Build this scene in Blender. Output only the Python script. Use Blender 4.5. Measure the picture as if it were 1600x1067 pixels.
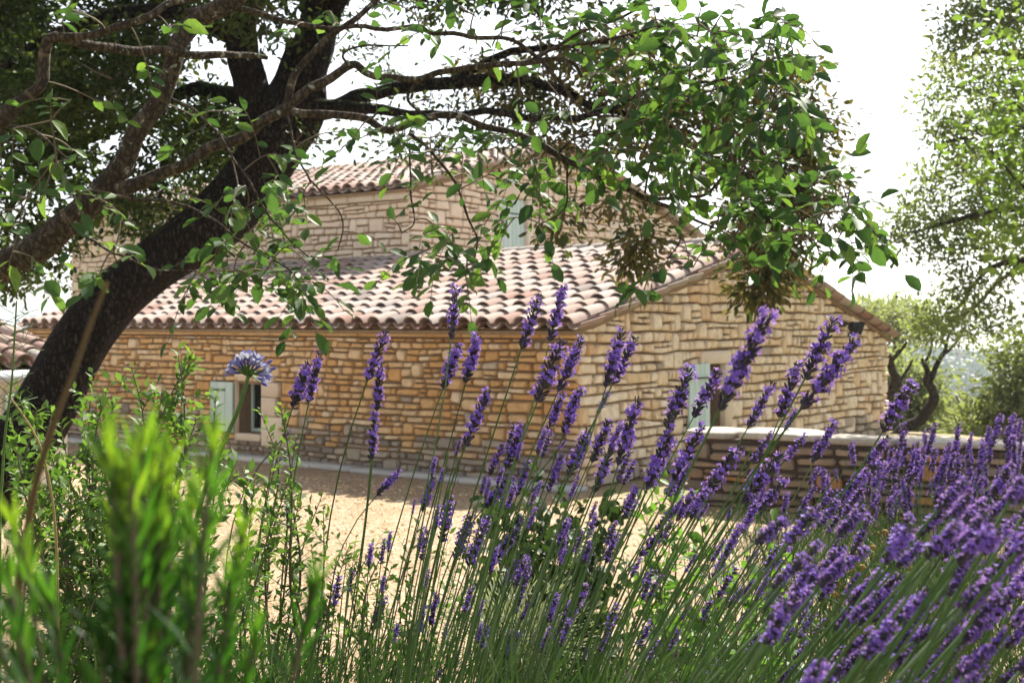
import bpy, math, random
import numpy as np
from mathutils import Matrix, Vector, noise

# ------------------------------------------------------------------ camera, sky, sun, exposure
for o in list(bpy.data.objects): bpy.data.objects.remove(o)
SC = bpy.context.scene
COL = SC.collection
F, CX, HY, CAMZ = 2000.0, 800.0, 503.0, 2.0       # focal length in photo pixels, centre column, horizon row, eye height
cam = bpy.data.cameras.new('camera'); camo = bpy.data.objects.new('camera', cam); COL.objects.link(camo)
camo.location = (0, 0, CAMZ); camo.rotation_euler = (math.radians(90), 0, 0)
cam.sensor_width = 36; cam.lens = F / 1600 * 36; cam.shift_y = -(533.5 - HY) / 1600
cam.clip_start = 0.02; cam.clip_end = 6000
cam.dof.use_dof = True; cam.dof.focus_distance = 1.95; cam.dof.aperture_fstop = 15.5
SC.camera = camo
SUN_EL, SUN_AZ = math.radians(46), math.radians(30)   # azimuth clockwise from +Y: the sun stands behind the house
w = bpy.data.worlds.new('World'); SC.world = w; w.use_nodes = True
nt = w.node_tree; nt.nodes.clear()
sky = nt.nodes.new('ShaderNodeTexSky'); sky.sky_type = 'NISHITA'; sky.sun_disc = False
sky.sun_elevation = SUN_EL; sky.sun_rotation = SUN_AZ; sky.dust_density = 1.2; sky.air_density = 1.0; sky.ozone_density = 1.0
hs = nt.nodes.new('ShaderNodeHueSaturation'); hs.inputs['Saturation'].default_value = 0.3
bg = nt.nodes.new('ShaderNodeBackground'); bg.inputs['Strength'].default_value = 0.085
ow = nt.nodes.new('ShaderNodeOutputWorld')
nt.links.new(sky.outputs[0], hs.inputs['Color']); nt.links.new(hs.outputs[0], bg.inputs['Color']); nt.links.new(bg.outputs[0], ow.inputs[0])
sl = bpy.data.lights.new('sun', 'SUN'); sl.energy = 5.0; sl.angle = math.radians(0.5); sl.color = (1.0, 0.94, 0.84)
so = bpy.data.objects.new('sun', sl); COL.objects.link(so)
sd = Vector((math.sin(SUN_AZ) * math.cos(SUN_EL), math.cos(SUN_AZ) * math.cos(SUN_EL), math.sin(SUN_EL)))
so.rotation_euler = sd.to_track_quat('Z', 'Y').to_euler(); so.location = (-4, 30, 40)
SC.view_settings.view_transform = 'Standard'; SC.view_settings.look = 'None'; SC.view_settings.gamma = 1.0
SC.view_settings.use_curve_mapping = False; SC.view_settings.exposure = 1.62
SC.cycles.use_denoising = True
SC.cycles.max_bounces = 8; SC.cycles.diffuse_bounces = 4; SC.cycles.transmission_bounces = 4; SC.cycles.volume_bounces = 0

random.seed(7); RNG = np.random.default_rng(7)
R, U = random.random, random.uniform

def P(px, py, d):                     # a photo pixel at a depth in metres
    return np.array([(px - CX) / F * d, d, CAMZ - (py - HY) / F * d])
def scr(p):
    return CX + p[0] / p[1] * F, HY - (p[2] - CAMZ) / p[1] * F

# ------------------------------------------------------------------ geometry and object helpers
class Geo:
    def __init__(s): s.v, s.f, s.t, s.a, s.m, s.n = [], [], [], [], [], 0
    def add(s, v, faces, tint=0.5, along=0.0, mat=0):
        v = np.asarray(v, float).reshape(-1, 3); k = len(v)
        s.v.append(v); s.t.append(np.broadcast_to(np.asarray(tint, float), (k,)).copy()); s.a.append(np.broadcast_to(np.asarray(along, float), (k,)).copy())
        for f in faces:
            f = np.asarray(f, np.int64)
            if f.size:
                f = f.reshape(-1, f.shape[-1]) + s.n
                s.f.append(f); s.m.append(np.full(len(f), mat))
        s.n += k
    def verts(s): return np.concatenate(s.v)
    def mesh(s, name, mats, smooth=True):
        me = bpy.data.meshes.new(name)
        v = np.concatenate(s.v).astype(np.float32)
        me.vertices.add(len(v)); me.vertices.foreach_set('co', v.ravel())
        lt = np.concatenate([np.full(len(f), f.shape[1]) for f in s.f]); li = np.concatenate([f.ravel() for f in s.f])
        me.loops.add(len(li)); me.loops.foreach_set('vertex_index', li.astype(np.int32))
        me.polygons.add(len(lt)); st = np.concatenate([[0], np.cumsum(lt)[:-1]])
        me.polygons.foreach_set('loop_start', st.astype(np.int32)); me.polygons.foreach_set('loop_total', lt.astype(np.int32))
        me.polygons.foreach_set('material_index', np.concatenate(s.m).astype(np.int32))
        me.polygons.foreach_set('use_smooth', np.full(len(lt), smooth))
        for nm, dat in (('tint', s.t), ('along', s.a)):
            at = me.attributes.new(nm, 'FLOAT', 'POINT'); at.data.foreach_set('value', np.concatenate(dat).astype(np.float32))
        for m in (mats if isinstance(mats, (list, tuple)) else [mats]): me.materials.append(m)
        me.update(calc_edges=True); me.validate()
        return me
PW = {}
def put(name, data, parent=None, M=None, kind=None):
    o = bpy.data.objects.new(name, data); COL.objects.link(o)
    M = M or Matrix.Identity(4)
    if parent is not None:
        o.parent = parent; o.matrix_parent_inverse = PW[parent.name].inverted()
    o.matrix_basis = M; PW[o.name] = M
    if kind: o['kind'] = kind
    return o
def centred(name, geo, mats, parent=None, kind=None, smooth=True):     # object origin at the middle of its geometry
    v = geo.verts(); c = (v.min(0) + v.max(0)) / 2
    for i in range(len(geo.v)): geo.v[i] = geo.v[i] - c
    return put(name, geo.mesh(name, mats, smooth), parent, Matrix.Translation(c), kind)
def tag(o, label, cat, group=None):
    o['label'] = label; o['category'] = cat
    if group: o['group'] = group
    return o
def thing(name, label, cat, loc, group=None):
    return tag(put(name, None, None, Matrix.Translation(Vector(loc))), label, cat, group)
def structure(name, geo, mats, smooth=False):
    return put(name, geo.mesh(name, mats, smooth), None, None, 'structure')

def norm(v): v = np.asarray(v, float); return v / (np.linalg.norm(v, axis=-1, keepdims=True) + 1e-12)
BOXF = [[(0, 3, 2, 1), (4, 5, 6, 7), (0, 1, 5, 4), (1, 2, 6, 5), (2, 3, 7, 6), (3, 0, 4, 7)]]
def frame_box(g, o, eu, en, u0, u1, n0, n1, z0, z1, tint=.5, bev=0.0):
    """box in a wall frame: u along the wall, n out of the wall, z up"""
    o = np.asarray(o, float); eu = np.asarray(eu, float); en = np.asarray(en, float); ez = np.array([0, 0, 1.])
    if bev <= 0:
        v = [o + eu * a + en * b + ez * c for c in (z0, z1) for a, b in ((u0, n0), (u1, n0), (u1, n1), (u0, n1))]
        g.add(v, BOXF, tint); return
    b = bev; A = []
    for n, i in ((n0, 0), (n1 - b, 0), (n1, b)):
        A += [o + eu * a + en * n + ez * c for a, c in ((u0 + i, z0 + i), (u1 - i, z0 + i), (u1 - i, z1 - i), (u0 + i, z1 - i))]
    q = [(k + j, k + (j + 1) % 4, k + 4 + (j + 1) % 4, k + 4 + j) for k in (0, 4) for j in range(4)]
    g.add(A, [q + [(8, 9, 10, 11), (3, 2, 1, 0)]], tint)
def catmull(pts, sub=5):
    p = np.asarray(pts, float); p = np.vstack([2 * p[0] - p[1], p, 2 * p[-1] - p[-2]]); out = []
    for i in range(1, len(p) - 2):
        t = np.linspace(0, 1, sub, endpoint=False)[:, None]
        a, b, c, d = p[i - 1], p[i], p[i + 1], p[i + 2]
        out.append(.5 * (2 * b + (c - a) * t + (2 * a - 5 * b + 4 * c - d) * t ** 2 + (3 * b - a - 3 * c + d) * t ** 3))
    out.append(p[-2:-1]); return np.vstack(out)
def tube(g, pts, rad, sides=6, tint=.5, rough=0.0, cap=True, mat=0):
    p = np.asarray(pts, float); n = len(p); rad = np.broadcast_to(np.asarray(rad, float), (n,))
    tg = norm(np.gradient(p, axis=0)); ref = np.array([0.31, 0.2, 0.93]) if abs(tg[0][2]) < .9 else np.array([1., .1, 0])
    x = norm(np.cross(tg[0], ref)); V = []; al = np.concatenate([[0], np.cumsum(np.linalg.norm(np.diff(p, axis=0), axis=1))])
    ang = np.arange(sides) / sides * 2 * math.pi
    for i in range(n):
        x = norm(x - tg[i] * np.dot(x, tg[i])); y = np.cross(tg[i], x)
        rr = rad[i] * np.ones(sides)
        if rough:
            for j in range(sides):
                q = Vector((math.cos(ang[j]) * 1.3, math.sin(ang[j]) * 1.3, al[i] / max(rad.max(), .01) * .55))
                rr[j] *= 1 + rough * noise.noise(q) + rough * .5 * noise.noise(q * 2.7)
        V.append(p[i] + rr[:, None] * (np.cos(ang)[:, None] * x + np.sin(ang)[:, None] * y))
    V = np.vstack(V); j = np.arange(sides); j2 = (j + 1) % sides; q = []
    for i in range(n - 1): q.append(np.stack([i * sides + j, i * sides + j2, (i + 1) * sides + j2, (i + 1) * sides + j], 1))
    fs = [np.vstack(q)]
    if cap: fs += [np.array([list(range(sides - 1, -1, -1))]), np.array([[(n - 1) * sides + k for k in range(sides)]])]
    g.add(V, fs, tint, np.repeat(al, sides), mat)

LEAF = {'oak': ([(0, 0, 0), (.3, .42, .10), (.75, .36, .10), (1, 0, -.05), (.3, -.42, .10), (.75, -.36, .10)], [[(0, 1, 2, 3), (0, 3, 5, 4)]]),
        'ovate': ([(0, 0, 0), (.22, .36, .07), (.55, .5, .10), (.85, .3, .04), (1, 0, -.06), (.22, -.36, .07), (.55, -.5, .10), (.85, -.3, .04), (.5, 0, 0)],
                  [[(0, 1, 2, 8), (8, 2, 3, 4), (0, 8, 6, 5), (8, 4, 7, 6)]]),
        'needle': ([(0, -.3, 0), (0, .3, 0), (.5, .5, .04), (.5, -.5, .04), (1, 0, -.06)], [[(0, 3, 2, 1)], [(3, 4, 2)]]),
        'small': ([(0, 0, 0), (.5, .5, .08), (1, 0, 0), (.5, -.5, .08)], [[(0, 1, 2, 3)]])}
def leaves(g, pos, d, nrm, length, width, tint, shape='oak', mat=0):
    tv, tf = LEAF[shape]; tv = np.array(tv, float); pos = np.asarray(pos, float); N = len(pos)
    if N == 0: return
    d = norm(d); s = norm(np.cross(nrm, d)); nn = np.cross(d, s)
    L = np.broadcast_to(np.asarray(length, float), (N,))[:, None, None]; W = np.broadcast_to(np.asarray(width, float), (N,))[:, None, None]
    V = pos[:, None, :] + d[:, None, :] * tv[None, :, 0:1] * L + s[:, None, :] * tv[None, :, 1:2] * W + nn[:, None, :] * tv[None, :, 2:3] * L
    k = len(tv); off = (np.arange(N) * k)[:, None, None]
    g.add(V.reshape(-1, 3), [(np.array(f)[None] + off).reshape(-1, len(f[0])) for f in tf], np.repeat(np.broadcast_to(np.asarray(tint, float), (N,)), k), 0, mat)
def rand_dir(n): return norm(RNG.normal(size=(n, 3)))

# ------------------------------------------------------------------ materials
def mat(name):
    m = bpy.data.materials.new(name); m.use_nodes = True; n = m.node_tree; n.nodes.clear()
    return m, n
def nd(n, t, **kw):
    x = n.nodes.new(t)
    for k, v in kw.items(): setattr(x, k, v)
    return x
def attr(n, nm): return nd(n, 'ShaderNodeAttribute', attribute_name=nm).outputs['Fac']
def ramp(n, fac, stops, interp='LINEAR'):
    r = nd(n, 'ShaderNodeValToRGB'); e = r.color_ramp; e.interpolation = interp
    while len(e.elements) > 1: e.elements.remove(e.elements[-1])
    e.elements[0].position = stops[0][0]; e.elements[0].color = (*stops[0][1], 1)
    for p_, c in stops[1:]: e.elements.new(p_).color = (*c, 1)
    n.links.new(fac, r.inputs[0]); return r.outputs[0]
def noi(n, scale, detail=4, rough=.6, vec=None, dist=0.0):
    t = nd(n, 'ShaderNodeTexNoise'); t.inputs['Scale'].default_value = scale; t.inputs['Detail'].default_value = detail
    t.inputs['Roughness'].default_value = rough; t.inputs['Distortion'].default_value = dist
    n.links.new(vec if vec is not None else nd(n, 'ShaderNodeNewGeometry').outputs['Position'], t.inputs['Vector']); return t.outputs['Fac']
def mixc(n, fac, a, b, mode='MIX'):
    x = nd(n, 'ShaderNodeMix', data_type='RGBA', blend_type=mode)
    for s, v in ((x.inputs[0], fac), (x.inputs[6], a), (x.inputs[7], b)):
        if isinstance(v, (int, float)): s.default_value = v
        elif isinstance(v, tuple): s.default_value = (*v, 1)
        else: n.links.new(v, s)
    return x.outputs[2]
def bump(n, h, strength, dist):
    b = nd(n, 'ShaderNodeBump'); b.inputs['Strength'].default_value = strength; b.inputs['Distance'].default_value = dist
    n.links.new(h, b.inputs['Height']); return b.outputs[0]
def principled(n, col, rough=.85, nrm=None, spec=.3, metal=0):
    b = nd(n, 'ShaderNodeBsdfPrincipled'); b.inputs['Roughness'].default_value = rough; b.inputs['Specular IOR Level'].default_value = spec
    b.inputs['Metallic'].default_value = metal
    if isinstance(col, tuple): b.inputs['Base Color'].default_value = (*col, 1)
    else: n.links.new(col, b.inputs['Base Color'])
    if nrm is not None: n.links.new(nrm, b.inputs['Normal'])
    return b.outputs[0]
def out(n, sh): n.links.new(sh, nd(n, 'ShaderNodeOutputMaterial').inputs['Surface'])

def tinted(name, stops, nscale=8, namount=.35, bscale=30, bstr=.5, bdist=.01, rough=.9, interp='LINEAR', spec=.25, dark=(.08, .07, .06)):
    m, n = mat(name); c = ramp(n, attr(n, 'tint'), stops, interp)
    nf = ramp(n, noi(n, nscale, 5, .65), [(.35, (0, 0, 0)), (.75, (1, 1, 1))])
    k = nd(n, 'ShaderNodeMath', operation='MULTIPLY'); n.links.new(nf, k.inputs[0]); k.inputs[1].default_value = namount
    c = mixc(n, k.outputs[0], c, dark)
    out(n, principled(n, c, rough, bump(n, noi(n, bscale, 5, .7), bstr, bdist), spec)); return m
def leafmat(name, stops, trans=.45, rough=.45, spec=.35, tboost=1.6):
    m, n = mat(name); c = ramp(n, attr(n, 'tint'), stops)
    c = mixc(n, ramp(n, noi(n, 140, 3, .6), [(.3, (0, 0, 0)), (.75, (.38, .38, .38))]), c, (.02, .03, .008))
    p = principled(n, c, max(rough, .55), None, min(spec, .25))
    t = nd(n, 'ShaderNodeBsdfTranslucent'); n.links.new(mixc(n, 1.0, c, (tboost, tboost * 1.08, tboost * .45), 'MULTIPLY'), t.inputs[0])
    x = nd(n, 'ShaderNodeMixShader'); x.inputs[0].default_value = trans; n.links.new(p, x.inputs[1]); n.links.new(t.outputs[0], x.inputs[2])
    out(n, x.outputs[0]); return m

M = {}
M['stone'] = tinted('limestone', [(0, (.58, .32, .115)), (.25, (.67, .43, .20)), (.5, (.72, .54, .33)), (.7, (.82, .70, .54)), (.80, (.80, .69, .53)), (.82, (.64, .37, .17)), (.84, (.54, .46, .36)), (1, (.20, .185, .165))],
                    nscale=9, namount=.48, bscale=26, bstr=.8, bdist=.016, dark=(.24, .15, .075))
M['stone_pale'] = tinted('pale_limestone', [(0, (.68, .54, .40)), (.5, (.72, .61, .48)), (1, (.62, .49, .36))], nscale=5, namount=.25, bscale=22, bstr=.5, dark=(.25, .2, .15))
M['dressed'] = tinted('dressed_stone', [(0, (.60, .49, .36)), (1, (.68, .60, .49))], nscale=6, namount=.25, bscale=40, bstr=.35, bdist=.006, dark=(.3, .24, .18))
M['drystone'] = tinted('garden_stone', [(0, (.24, .165, .105)), (.4, (.32, .23, .15)), (.7, (.22, .175, .13)), (.9, (.13, .11, .09)), (1, (.42, .21, .08))], nscale=6, namount=.45, bscale=22, bstr=.7, bdist=.015, dark=(.06, .055, .05))
M['capstone'] = tinted('cap_stone', [(0, (.36, .32, .26)), (1, (.50, .45, .38))], nscale=11, namount=.75, bscale=25, bstr=.6, dark=(.22, .2, .18))
M['mortar'] = tinted('earth_mortar', [(0, (.27, .185, .105)), (1, (.27, .185, .105))], nscale=14, namount=.5, bscale=40, bstr=.6)
M['dark_earth'] = tinted('dark_earth', [(0, (.07, .05, .035)), (1, (.07, .05, .035))], nscale=14, namount=.5, bscale=40, bstr=.6)
M['plaster'] = tinted('lime_plaster', [(0, (.62, .58, .50)), (1, (.62, .58, .50))], nscale=3, namount=.2, bscale=60, bstr=.2, dark=(.4, .36, .3))
M['tile'] = tinted('clay_tile', [(0, (.23, .125, .092)), (.22, (.28, .18, .145)), (.45, (.335, .25, .212)), (.7, (.38, .315, .275)), (.88, (.345, .31, .285)), (1, (.15, .115, .105))],
                   nscale=7, namount=.4, bscale=35, bstr=.5, bdist=.006, dark=(.15, .12, .11))
M['kerb'] = tinted('kerb_stone', [(0, (.44, .43, .42)), (1, (.56, .55, .53))], nscale=6, namount=.3, bscale=25, bstr=.4, dark=(.2, .19, .18))
M['metal'] = tinted('zinc', [(0, (.42, .45, .50)), (1, (.42, .45, .50))], nscale=4, namount=.15, bscale=10, bstr=.1, rough=.5)
M['black'] = tinted('black_plastic', [(0, (.015, .016, .018)), (1, (.015, .016, .018))], namount=.1, bstr=.1, rough=.45)
M['lens'] = tinted('lamp_lens', [(0, (.6, .62, .6)), (1, (.6, .62, .6))], namount=.1, bstr=.05, rough=.15)
def wood_paint():
    m, n = mat('painted_shutter'); c = ramp(n, attr(n, 'tint'), [(0, (.40, .53, .49)), (1, (.50, .61, .57))])
    mp = nd(n, 'ShaderNodeMapping'); mp.inputs['Scale'].default_value = (30, 30, 3); n.links.new(nd(n, 'ShaderNodeNewGeometry').outputs['Position'], mp.inputs[0])
    f = noi(n, 1.0, 5, .6, mp.outputs[0]); c = mixc(n, ramp(n, f, [(.5, (0, 0, 0)), (.85, (.5, .5, .5))]), c, (.34, .38, .34))
    out(n, principled(n, c, .55, bump(n, f, .25, .004))); return m
M['shutter'] = wood_paint()
def glass():
    m, n = mat('window_glass'); out(n, principled(n, (.012, .014, .013), .08, None, .5)); return m
M['glass'] = glass()
def bark(name, a, b, scale, strength, dist, moss=0.0, band=False):
    m, n = mat(name); geo = nd(n, 'ShaderNodeNewGeometry').outputs['Position']
    v = nd(n, 'ShaderNodeTexVoronoi', feature='DISTANCE_TO_EDGE'); v.inputs['Scale'].default_value = scale
    mp = nd(n, 'ShaderNodeMapping'); mp.inputs['Scale'].default_value = (1, 1, .45); mp.inputs['Rotation'].default_value = (0, math.radians(-35), 0)
    n.links.new(geo, mp.inputs[0])
    wv = nd(n, 'ShaderNodeVectorMath', operation='ADD'); n.links.new(mp.outputs[0], wv.inputs[0])
    nn = nd(n, 'ShaderNodeTexNoise'); nn.inputs['Scale'].default_value = scale * .8; n.links.new(geo, nn.inputs['Vector'])
    sc_ = nd(n, 'ShaderNodeVectorMath', operation='SCALE'); sc_.inputs['Scale'].default_value = 1.2 / scale; n.links.new(nn.outputs['Color'], sc_.inputs[0])
    n.links.new(sc_.outputs[0], wv.inputs[1]); n.links.new(wv.outputs[0], v.inputs['Vector'])
    h = ramp(n, v.outputs['Distance'], [(0, (0, 0, 0)), (.25, (1, 1, 1))])
    c = mixc(n, ramp(n, noi(n, scale * 1.7, 5), [(.3, (0, 0, 0)), (.7, (1, 1, 1))]), a, b)
    c = mixc(n, h, tuple(x * .45 for x in a), c)
    if moss:
        gz = nd(n, 'ShaderNodeSeparateXYZ'); n.links.new(nd(n, 'ShaderNodeNewGeometry').outputs['Normal'], gz.inputs[0])
        mm = nd(n, 'ShaderNodeMath', operation='MULTIPLY'); n.links.new(ramp(n, gz.outputs[2], [(.45, (0, 0, 0)), (.85, (1, 1, 1))]), mm.inputs[0])
        n.links.new(ramp(n, noi(n, 6), [(.4, (0, 0, 0)), (.6, (moss,) * 3)]), mm.inputs[1]); c = mixc(n, mm.outputs[0], c, (.06, .075, .02))
    if band:
        cx_ = nd(n, 'ShaderNodeCombineXYZ'); n.links.new(attr(n, 'along'), cx_.inputs[0])
        f = noi(n, 26, 3, .6, cx_.outputs[0]); c = mixc(n, ramp(n, f, [(.54, (0, 0, 0)), (.66, (.5, .5, .5))]), c, band)
        c = mixc(n, ramp(n, noi(n, 40, 4), [(.62, (0, 0, 0)), (.68, (.7, .7, .7))]), c, (.34, .36, .30))
    out(n, principled(n, c, .95, bump(n, h, strength, dist), .15)); return m
M['oak_bark'] = bark('oak_bark', (.016, .013, .011), (.048, .040, .034), 30, 1.0, .03, .9)
M['cherry_bark'] = bark('smooth_bark', (.055, .043, .032), (.085, .068, .05), 60, .5, .006, 0, (.20, .15, .10))
M['dark_bark'] = bark('dark_bark', (.05, .042, .033), (.085, .07, .055), 22, .8, .02)
M['twig'] = tinted('twig', [(0, (.10, .08, .055)), (1, (.14, .105, .07))], nscale=60, bscale=120, bstr=.4, bdist=.002)
G3 = lambda *c: [(i / (len(c) - 1), x) for i, x in enumerate(c)]
M['oak_leaf'] = leafmat('oak_leaf', G3((.015, .028, .009), (.028, .048, .013), (.055, .080, .022), (.13, .16, .045)), .40)
M['oak_brown'] = leafmat('oak_catkin_leaf', G3((.045, .060, .022), (.085, .085, .03), (.13, .10, .042), (.17, .12, .055)), .40, tboost=1.25)
M['broad_leaf'] = leafmat('broad_leaf', G3((.026, .062, .024), (.045, .095, .034), (.070, .135, .042), (.13, .205, .055)), .42, .45, .3, 1.45)
M['right_oak'] = leafmat('right_oak_leaf', G3((.09, .12, .05), (.13, .165, .075), (.18, .215, .10), (.24, .26, .13)), .45)
M['bright_leaf'] = leafmat('bright_leaf', G3((.09, .14, .035), (.13, .20, .05), (.19, .27, .07)), .45, tboost=1.35)
M['olive_leaf'] = leafmat('grey_leaf', G3((.19, .215, .135), (.25, .28, .175), (.33, .35, .22)), .42, tboost=1.3)
M['sunny_leaf'] = leafmat('sunny_leaf', G3((.13, .155, .08), (.18, .205, .105), (.24, .265, .14)), .45, tboost=1.3)
M['wood_leaf'] = leafmat('far_leaf', G3((.035, .065, .022), (.055, .09, .03), (.08, .115, .04)), .2)
M['shrub_leaf'] = leafmat('shrub_leaf', G3((.03, .070, .018), (.05, .105, .026), (.08, .15, .036), (.15, .24, .06)), .4, .3, .55)
M['rose_leaf'] = leafmat('glossy_leaf', G3((.035, .08, .02), (.055, .12, .028), (.09, .18, .035), (.14, .25, .05)), .4, .35, .5)
M['dark_leaf'] = leafmat('dark_leaf', G3((.018, .036, .014), (.026, .05, .018), (.05, .085, .03)), .25, .35, .5)
M['needle'] = leafmat('needle_leaf', G3((.012, .046, .008), (.024, .080, .011), (.055, .14, .016), (.19, .29, .028)), .45, .5, .25)
M['silver'] = leafmat('silver_leaf', G3((.22, .24, .18), (.32, .34, .27)), .2, .8, .1)
M['lav_leaf'] = leafmat('lavender_leaf', G3((.018, .046, .014), (.032, .070, .022), (.07, .105, .05)), .25, .6, .2, 1.2)
M['lav_stem'] = leafmat('lavender_stem', G3((.05, .11, .025), (.085, .16, .045), (.14, .21, .09)), .15, .6, .2, 1.2)
M['calyx'] = leafmat('lavender_calyx', G3((.040, .030, .058), (.065, .045, .10), (.095, .10, .075)), .1, .7, .2, 1.0)
M['petal'] = leafmat('lavender_petal', G3((.19, .085, .60), (.28, .145, .76), (.41, .26, .90)), .4, .6, .2, 1.0)
M['aga_petal'] = leafmat('agapanthus_petal', G3((.12, .10, .45), (.24, .22, .64), (.36, .34, .76)), .4, .5, .2, 1.0)
M['straw'] = leafmat('straw', G3((.20, .13, .055), (.34, .25, .11), (.42, .32, .16)), .2, .7, .2, 1.0)
M['green_stalk'] = leafmat('green_stalk', G3((.07, .14, .03), (.10, .19, .04)), .15, .5, .3, 1.0)
M['brown_stalk'] = leafmat('brown_stalk', G3((.09, .06, .03), (.13, .09, .05)), .1, .8, .1, 1.0)
M['head'] = leafmat('dry_head', G3((.22, .14, .05), (.34, .22, .07)), .1, .8, .1, 1.0)

# ------------------------------------------------------------------ ground
C1 = np.array([.80, 15.3, 0.]); E1 = np.array([-.787, .617, 0.]); E2 = np.array([.617, .787, 0.])    # wing corner; along the eaves wall; along the gable
N1 = -E2; N2 = np.array([.787, -.617, 0.])                                                           # outward normals of the two walls
GA = np.array([1.90, 14.0, 0.]); GB = np.array([4.90, 12.2, 0.]); GE = norm(GB - GA); GN = np.array([GE[1], -GE[0], 0.])
if GN[1] > 0: GN = -GN
sst = lambda a, b, x: (lambda t: t * t * (3 - 2 * t))(np.clip((x - a) / (b - a), 0, 1))
def ground(x, y):
    x = np.asarray(x, float); y = np.asarray(y, float)
    z = 1.05 * (1 - sst(3.0, 6.7, y)) + .05 * np.sin(x * 1.7) * np.cos(y * 1.3) * (1 - sst(5.5, 6.6, y))
    q = np.minimum(np.maximum((x - C1[0]) * N2[0] + (y - C1[1]) * N2[1], np.minimum((x - C1[0]) * E2[0] + (y - C1[1]) * E2[1] - 9.6, 6.5 - (x - C1[0]) * E1[0] - (y - C1[1]) * E1[1])), -((x - GA[0]) * GN[0] + (y - GA[1]) * GN[1])) - .55
    q = np.clip(q, 0, None); z = z - .45 * q * sst(0, 2.5, q)
    far = np.clip(y - 34, 0, None); z = z - .22 * far
    z = np.maximum(z, -55 + 4 * np.sin(x * .01))
    hill = 34 * sst(430, 820, y) * (.78 + .22 * np.sin(x * .006 + 1.0)) + 3 * np.sin(x * .03 + y * .02) * sst(400, 600, y)
    return z + hill
xs = np.concatenate([-np.geomspace(2600, 14, 26), np.arange(-13.5, 14, .5), np.geomspace(14, 2600, 26)])
ys = np.concatenate([[-60, -30, -12, -6], np.arange(-4, 34, .5), np.geomspace(34, 1500, 46)])
gx, gy = np.meshgrid(xs, ys); g = Geo(); nx = len(xs)
i, j = np.meshgrid(np.arange(len(xs) - 1), np.arange(len(ys) - 1)); a = (j * nx + i).ravel()
g.add(np.stack([gx.ravel(), gy.ravel(), ground(gx, gy).ravel() - .004], 1), [np.stack([a, a + 1, a + nx + 1, a + nx], 1)])
def earth():
    m, n = mat('dry_earth'); c = ramp(n, noi(n, 1.3, 6, .7), [(.3, (.16, .115, .065)), (.5, (.24, .19, .10)), (.65, (.16, .16, .06)), (.8, (.09, .11, .04))])
    out(n, principled(n, c, .95, bump(n, noi(n, 18, 6, .7), .8, .03))); return m
def gravel():
    m, n = mat('gravel'); v = nd(n, 'ShaderNodeTexVoronoi'); v.inputs['Scale'].default_value = 42; n.links.new(nd(n, 'ShaderNodeNewGeometry').outputs['Position'], v.inputs['Vector'])
    s = nd(n, 'ShaderNodeSeparateColor'); n.links.new(v.outputs['Color'], s.inputs[0])
    c = ramp(n, s.outputs[0], [(0, (.17, .11, .065)), (.35, (.29, .205, .125)), (.7, (.40, .305, .20)), (1, (.54, .45, .33))])
    c = mixc(n, ramp(n, noi(n, .9, 5, .65), [(.38, (0, 0, 0)), (.68, (.65, .65, .65))]), c, (.25, .16, .085))
    c = mixc(n, ramp(n, noi(n, 5, 5, .7), [(.54, (0, 0, 0)), (.68, (.7, .7, .7))]), c, (.22, .17, .085))
    h = nd(n, 'ShaderNodeMath', operation='SUBTRACT'); h.inputs[0].default_value = 1; n.links.new(v.outputs['Distance'], h.inputs[1])
    out(n, principled(n, c, .9, bump(n, h.outputs[0], .9, .02), .2)); return m
structure('ground', g, earth(), True)
g = Geo(); far_l = C1 + E1 * 12.5
cp = [(-15, 6.75), (11, 6.75), tuple((GA + GE * 8.5)[:2]), tuple(GA[:2]), tuple((C1 + N2 * .3)[:2]), tuple((C1 - N1 * .2)[:2]), tuple((far_l - N1 * .2)[:2]), (-15, 30)]
g.add([(x, y, .004) for x, y in cp], [np.array([list(range(len(cp)))])])
structure('gravel_court', g, gravel())
g = Geo(); n_ = 9000                                                     # loose pebbles and chips on the court
pp = np.stack([RNG.uniform(-9, 8, n_), RNG.uniform(8.5, 17, n_), np.zeros(n_)], 1)
ok = ((pp - C1) @ N1 > .5) & ((pp - GA) @ GN > .2); pp = pp[ok]; n_ = len(pp); rr = RNG.uniform(.006, .02, n_)
tv = np.array([(-1, -1, 0), (1, -1, 0), (1, 1, 0), (-1, 1, 0), (-.5, -.4, 1), (.6, -.5, .8), (.4, .5, 1), (-.5, .6, .9)])
ang = RNG.uniform(0, 6.3, n_); ca, sa = np.cos(ang)[:, None], np.sin(ang)[:, None]; q = tv[None] * (rr[:, None, None] * np.array([1, .75, .8]))
V = np.stack([q[..., 0] * ca - q[..., 1] * sa, q[..., 0] * sa + q[..., 1] * ca, q[..., 2]], -1) + pp[:, None, :] + np.array([0, 0, .003])
g.add(V.reshape(-1, 3), [(np.array(BOXF[0])[None] + (np.arange(n_) * 8)[:, None, None]).reshape(-1, 4)], np.repeat(RNG.uniform(0, .8, n_), 8))
tag(put('pebbles', g.mesh('pebbles', M['stone'], False), None, None, 'stuff'), 'loose pale pebbles strewn over the sunlit gravel court', 'pebbles')

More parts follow.
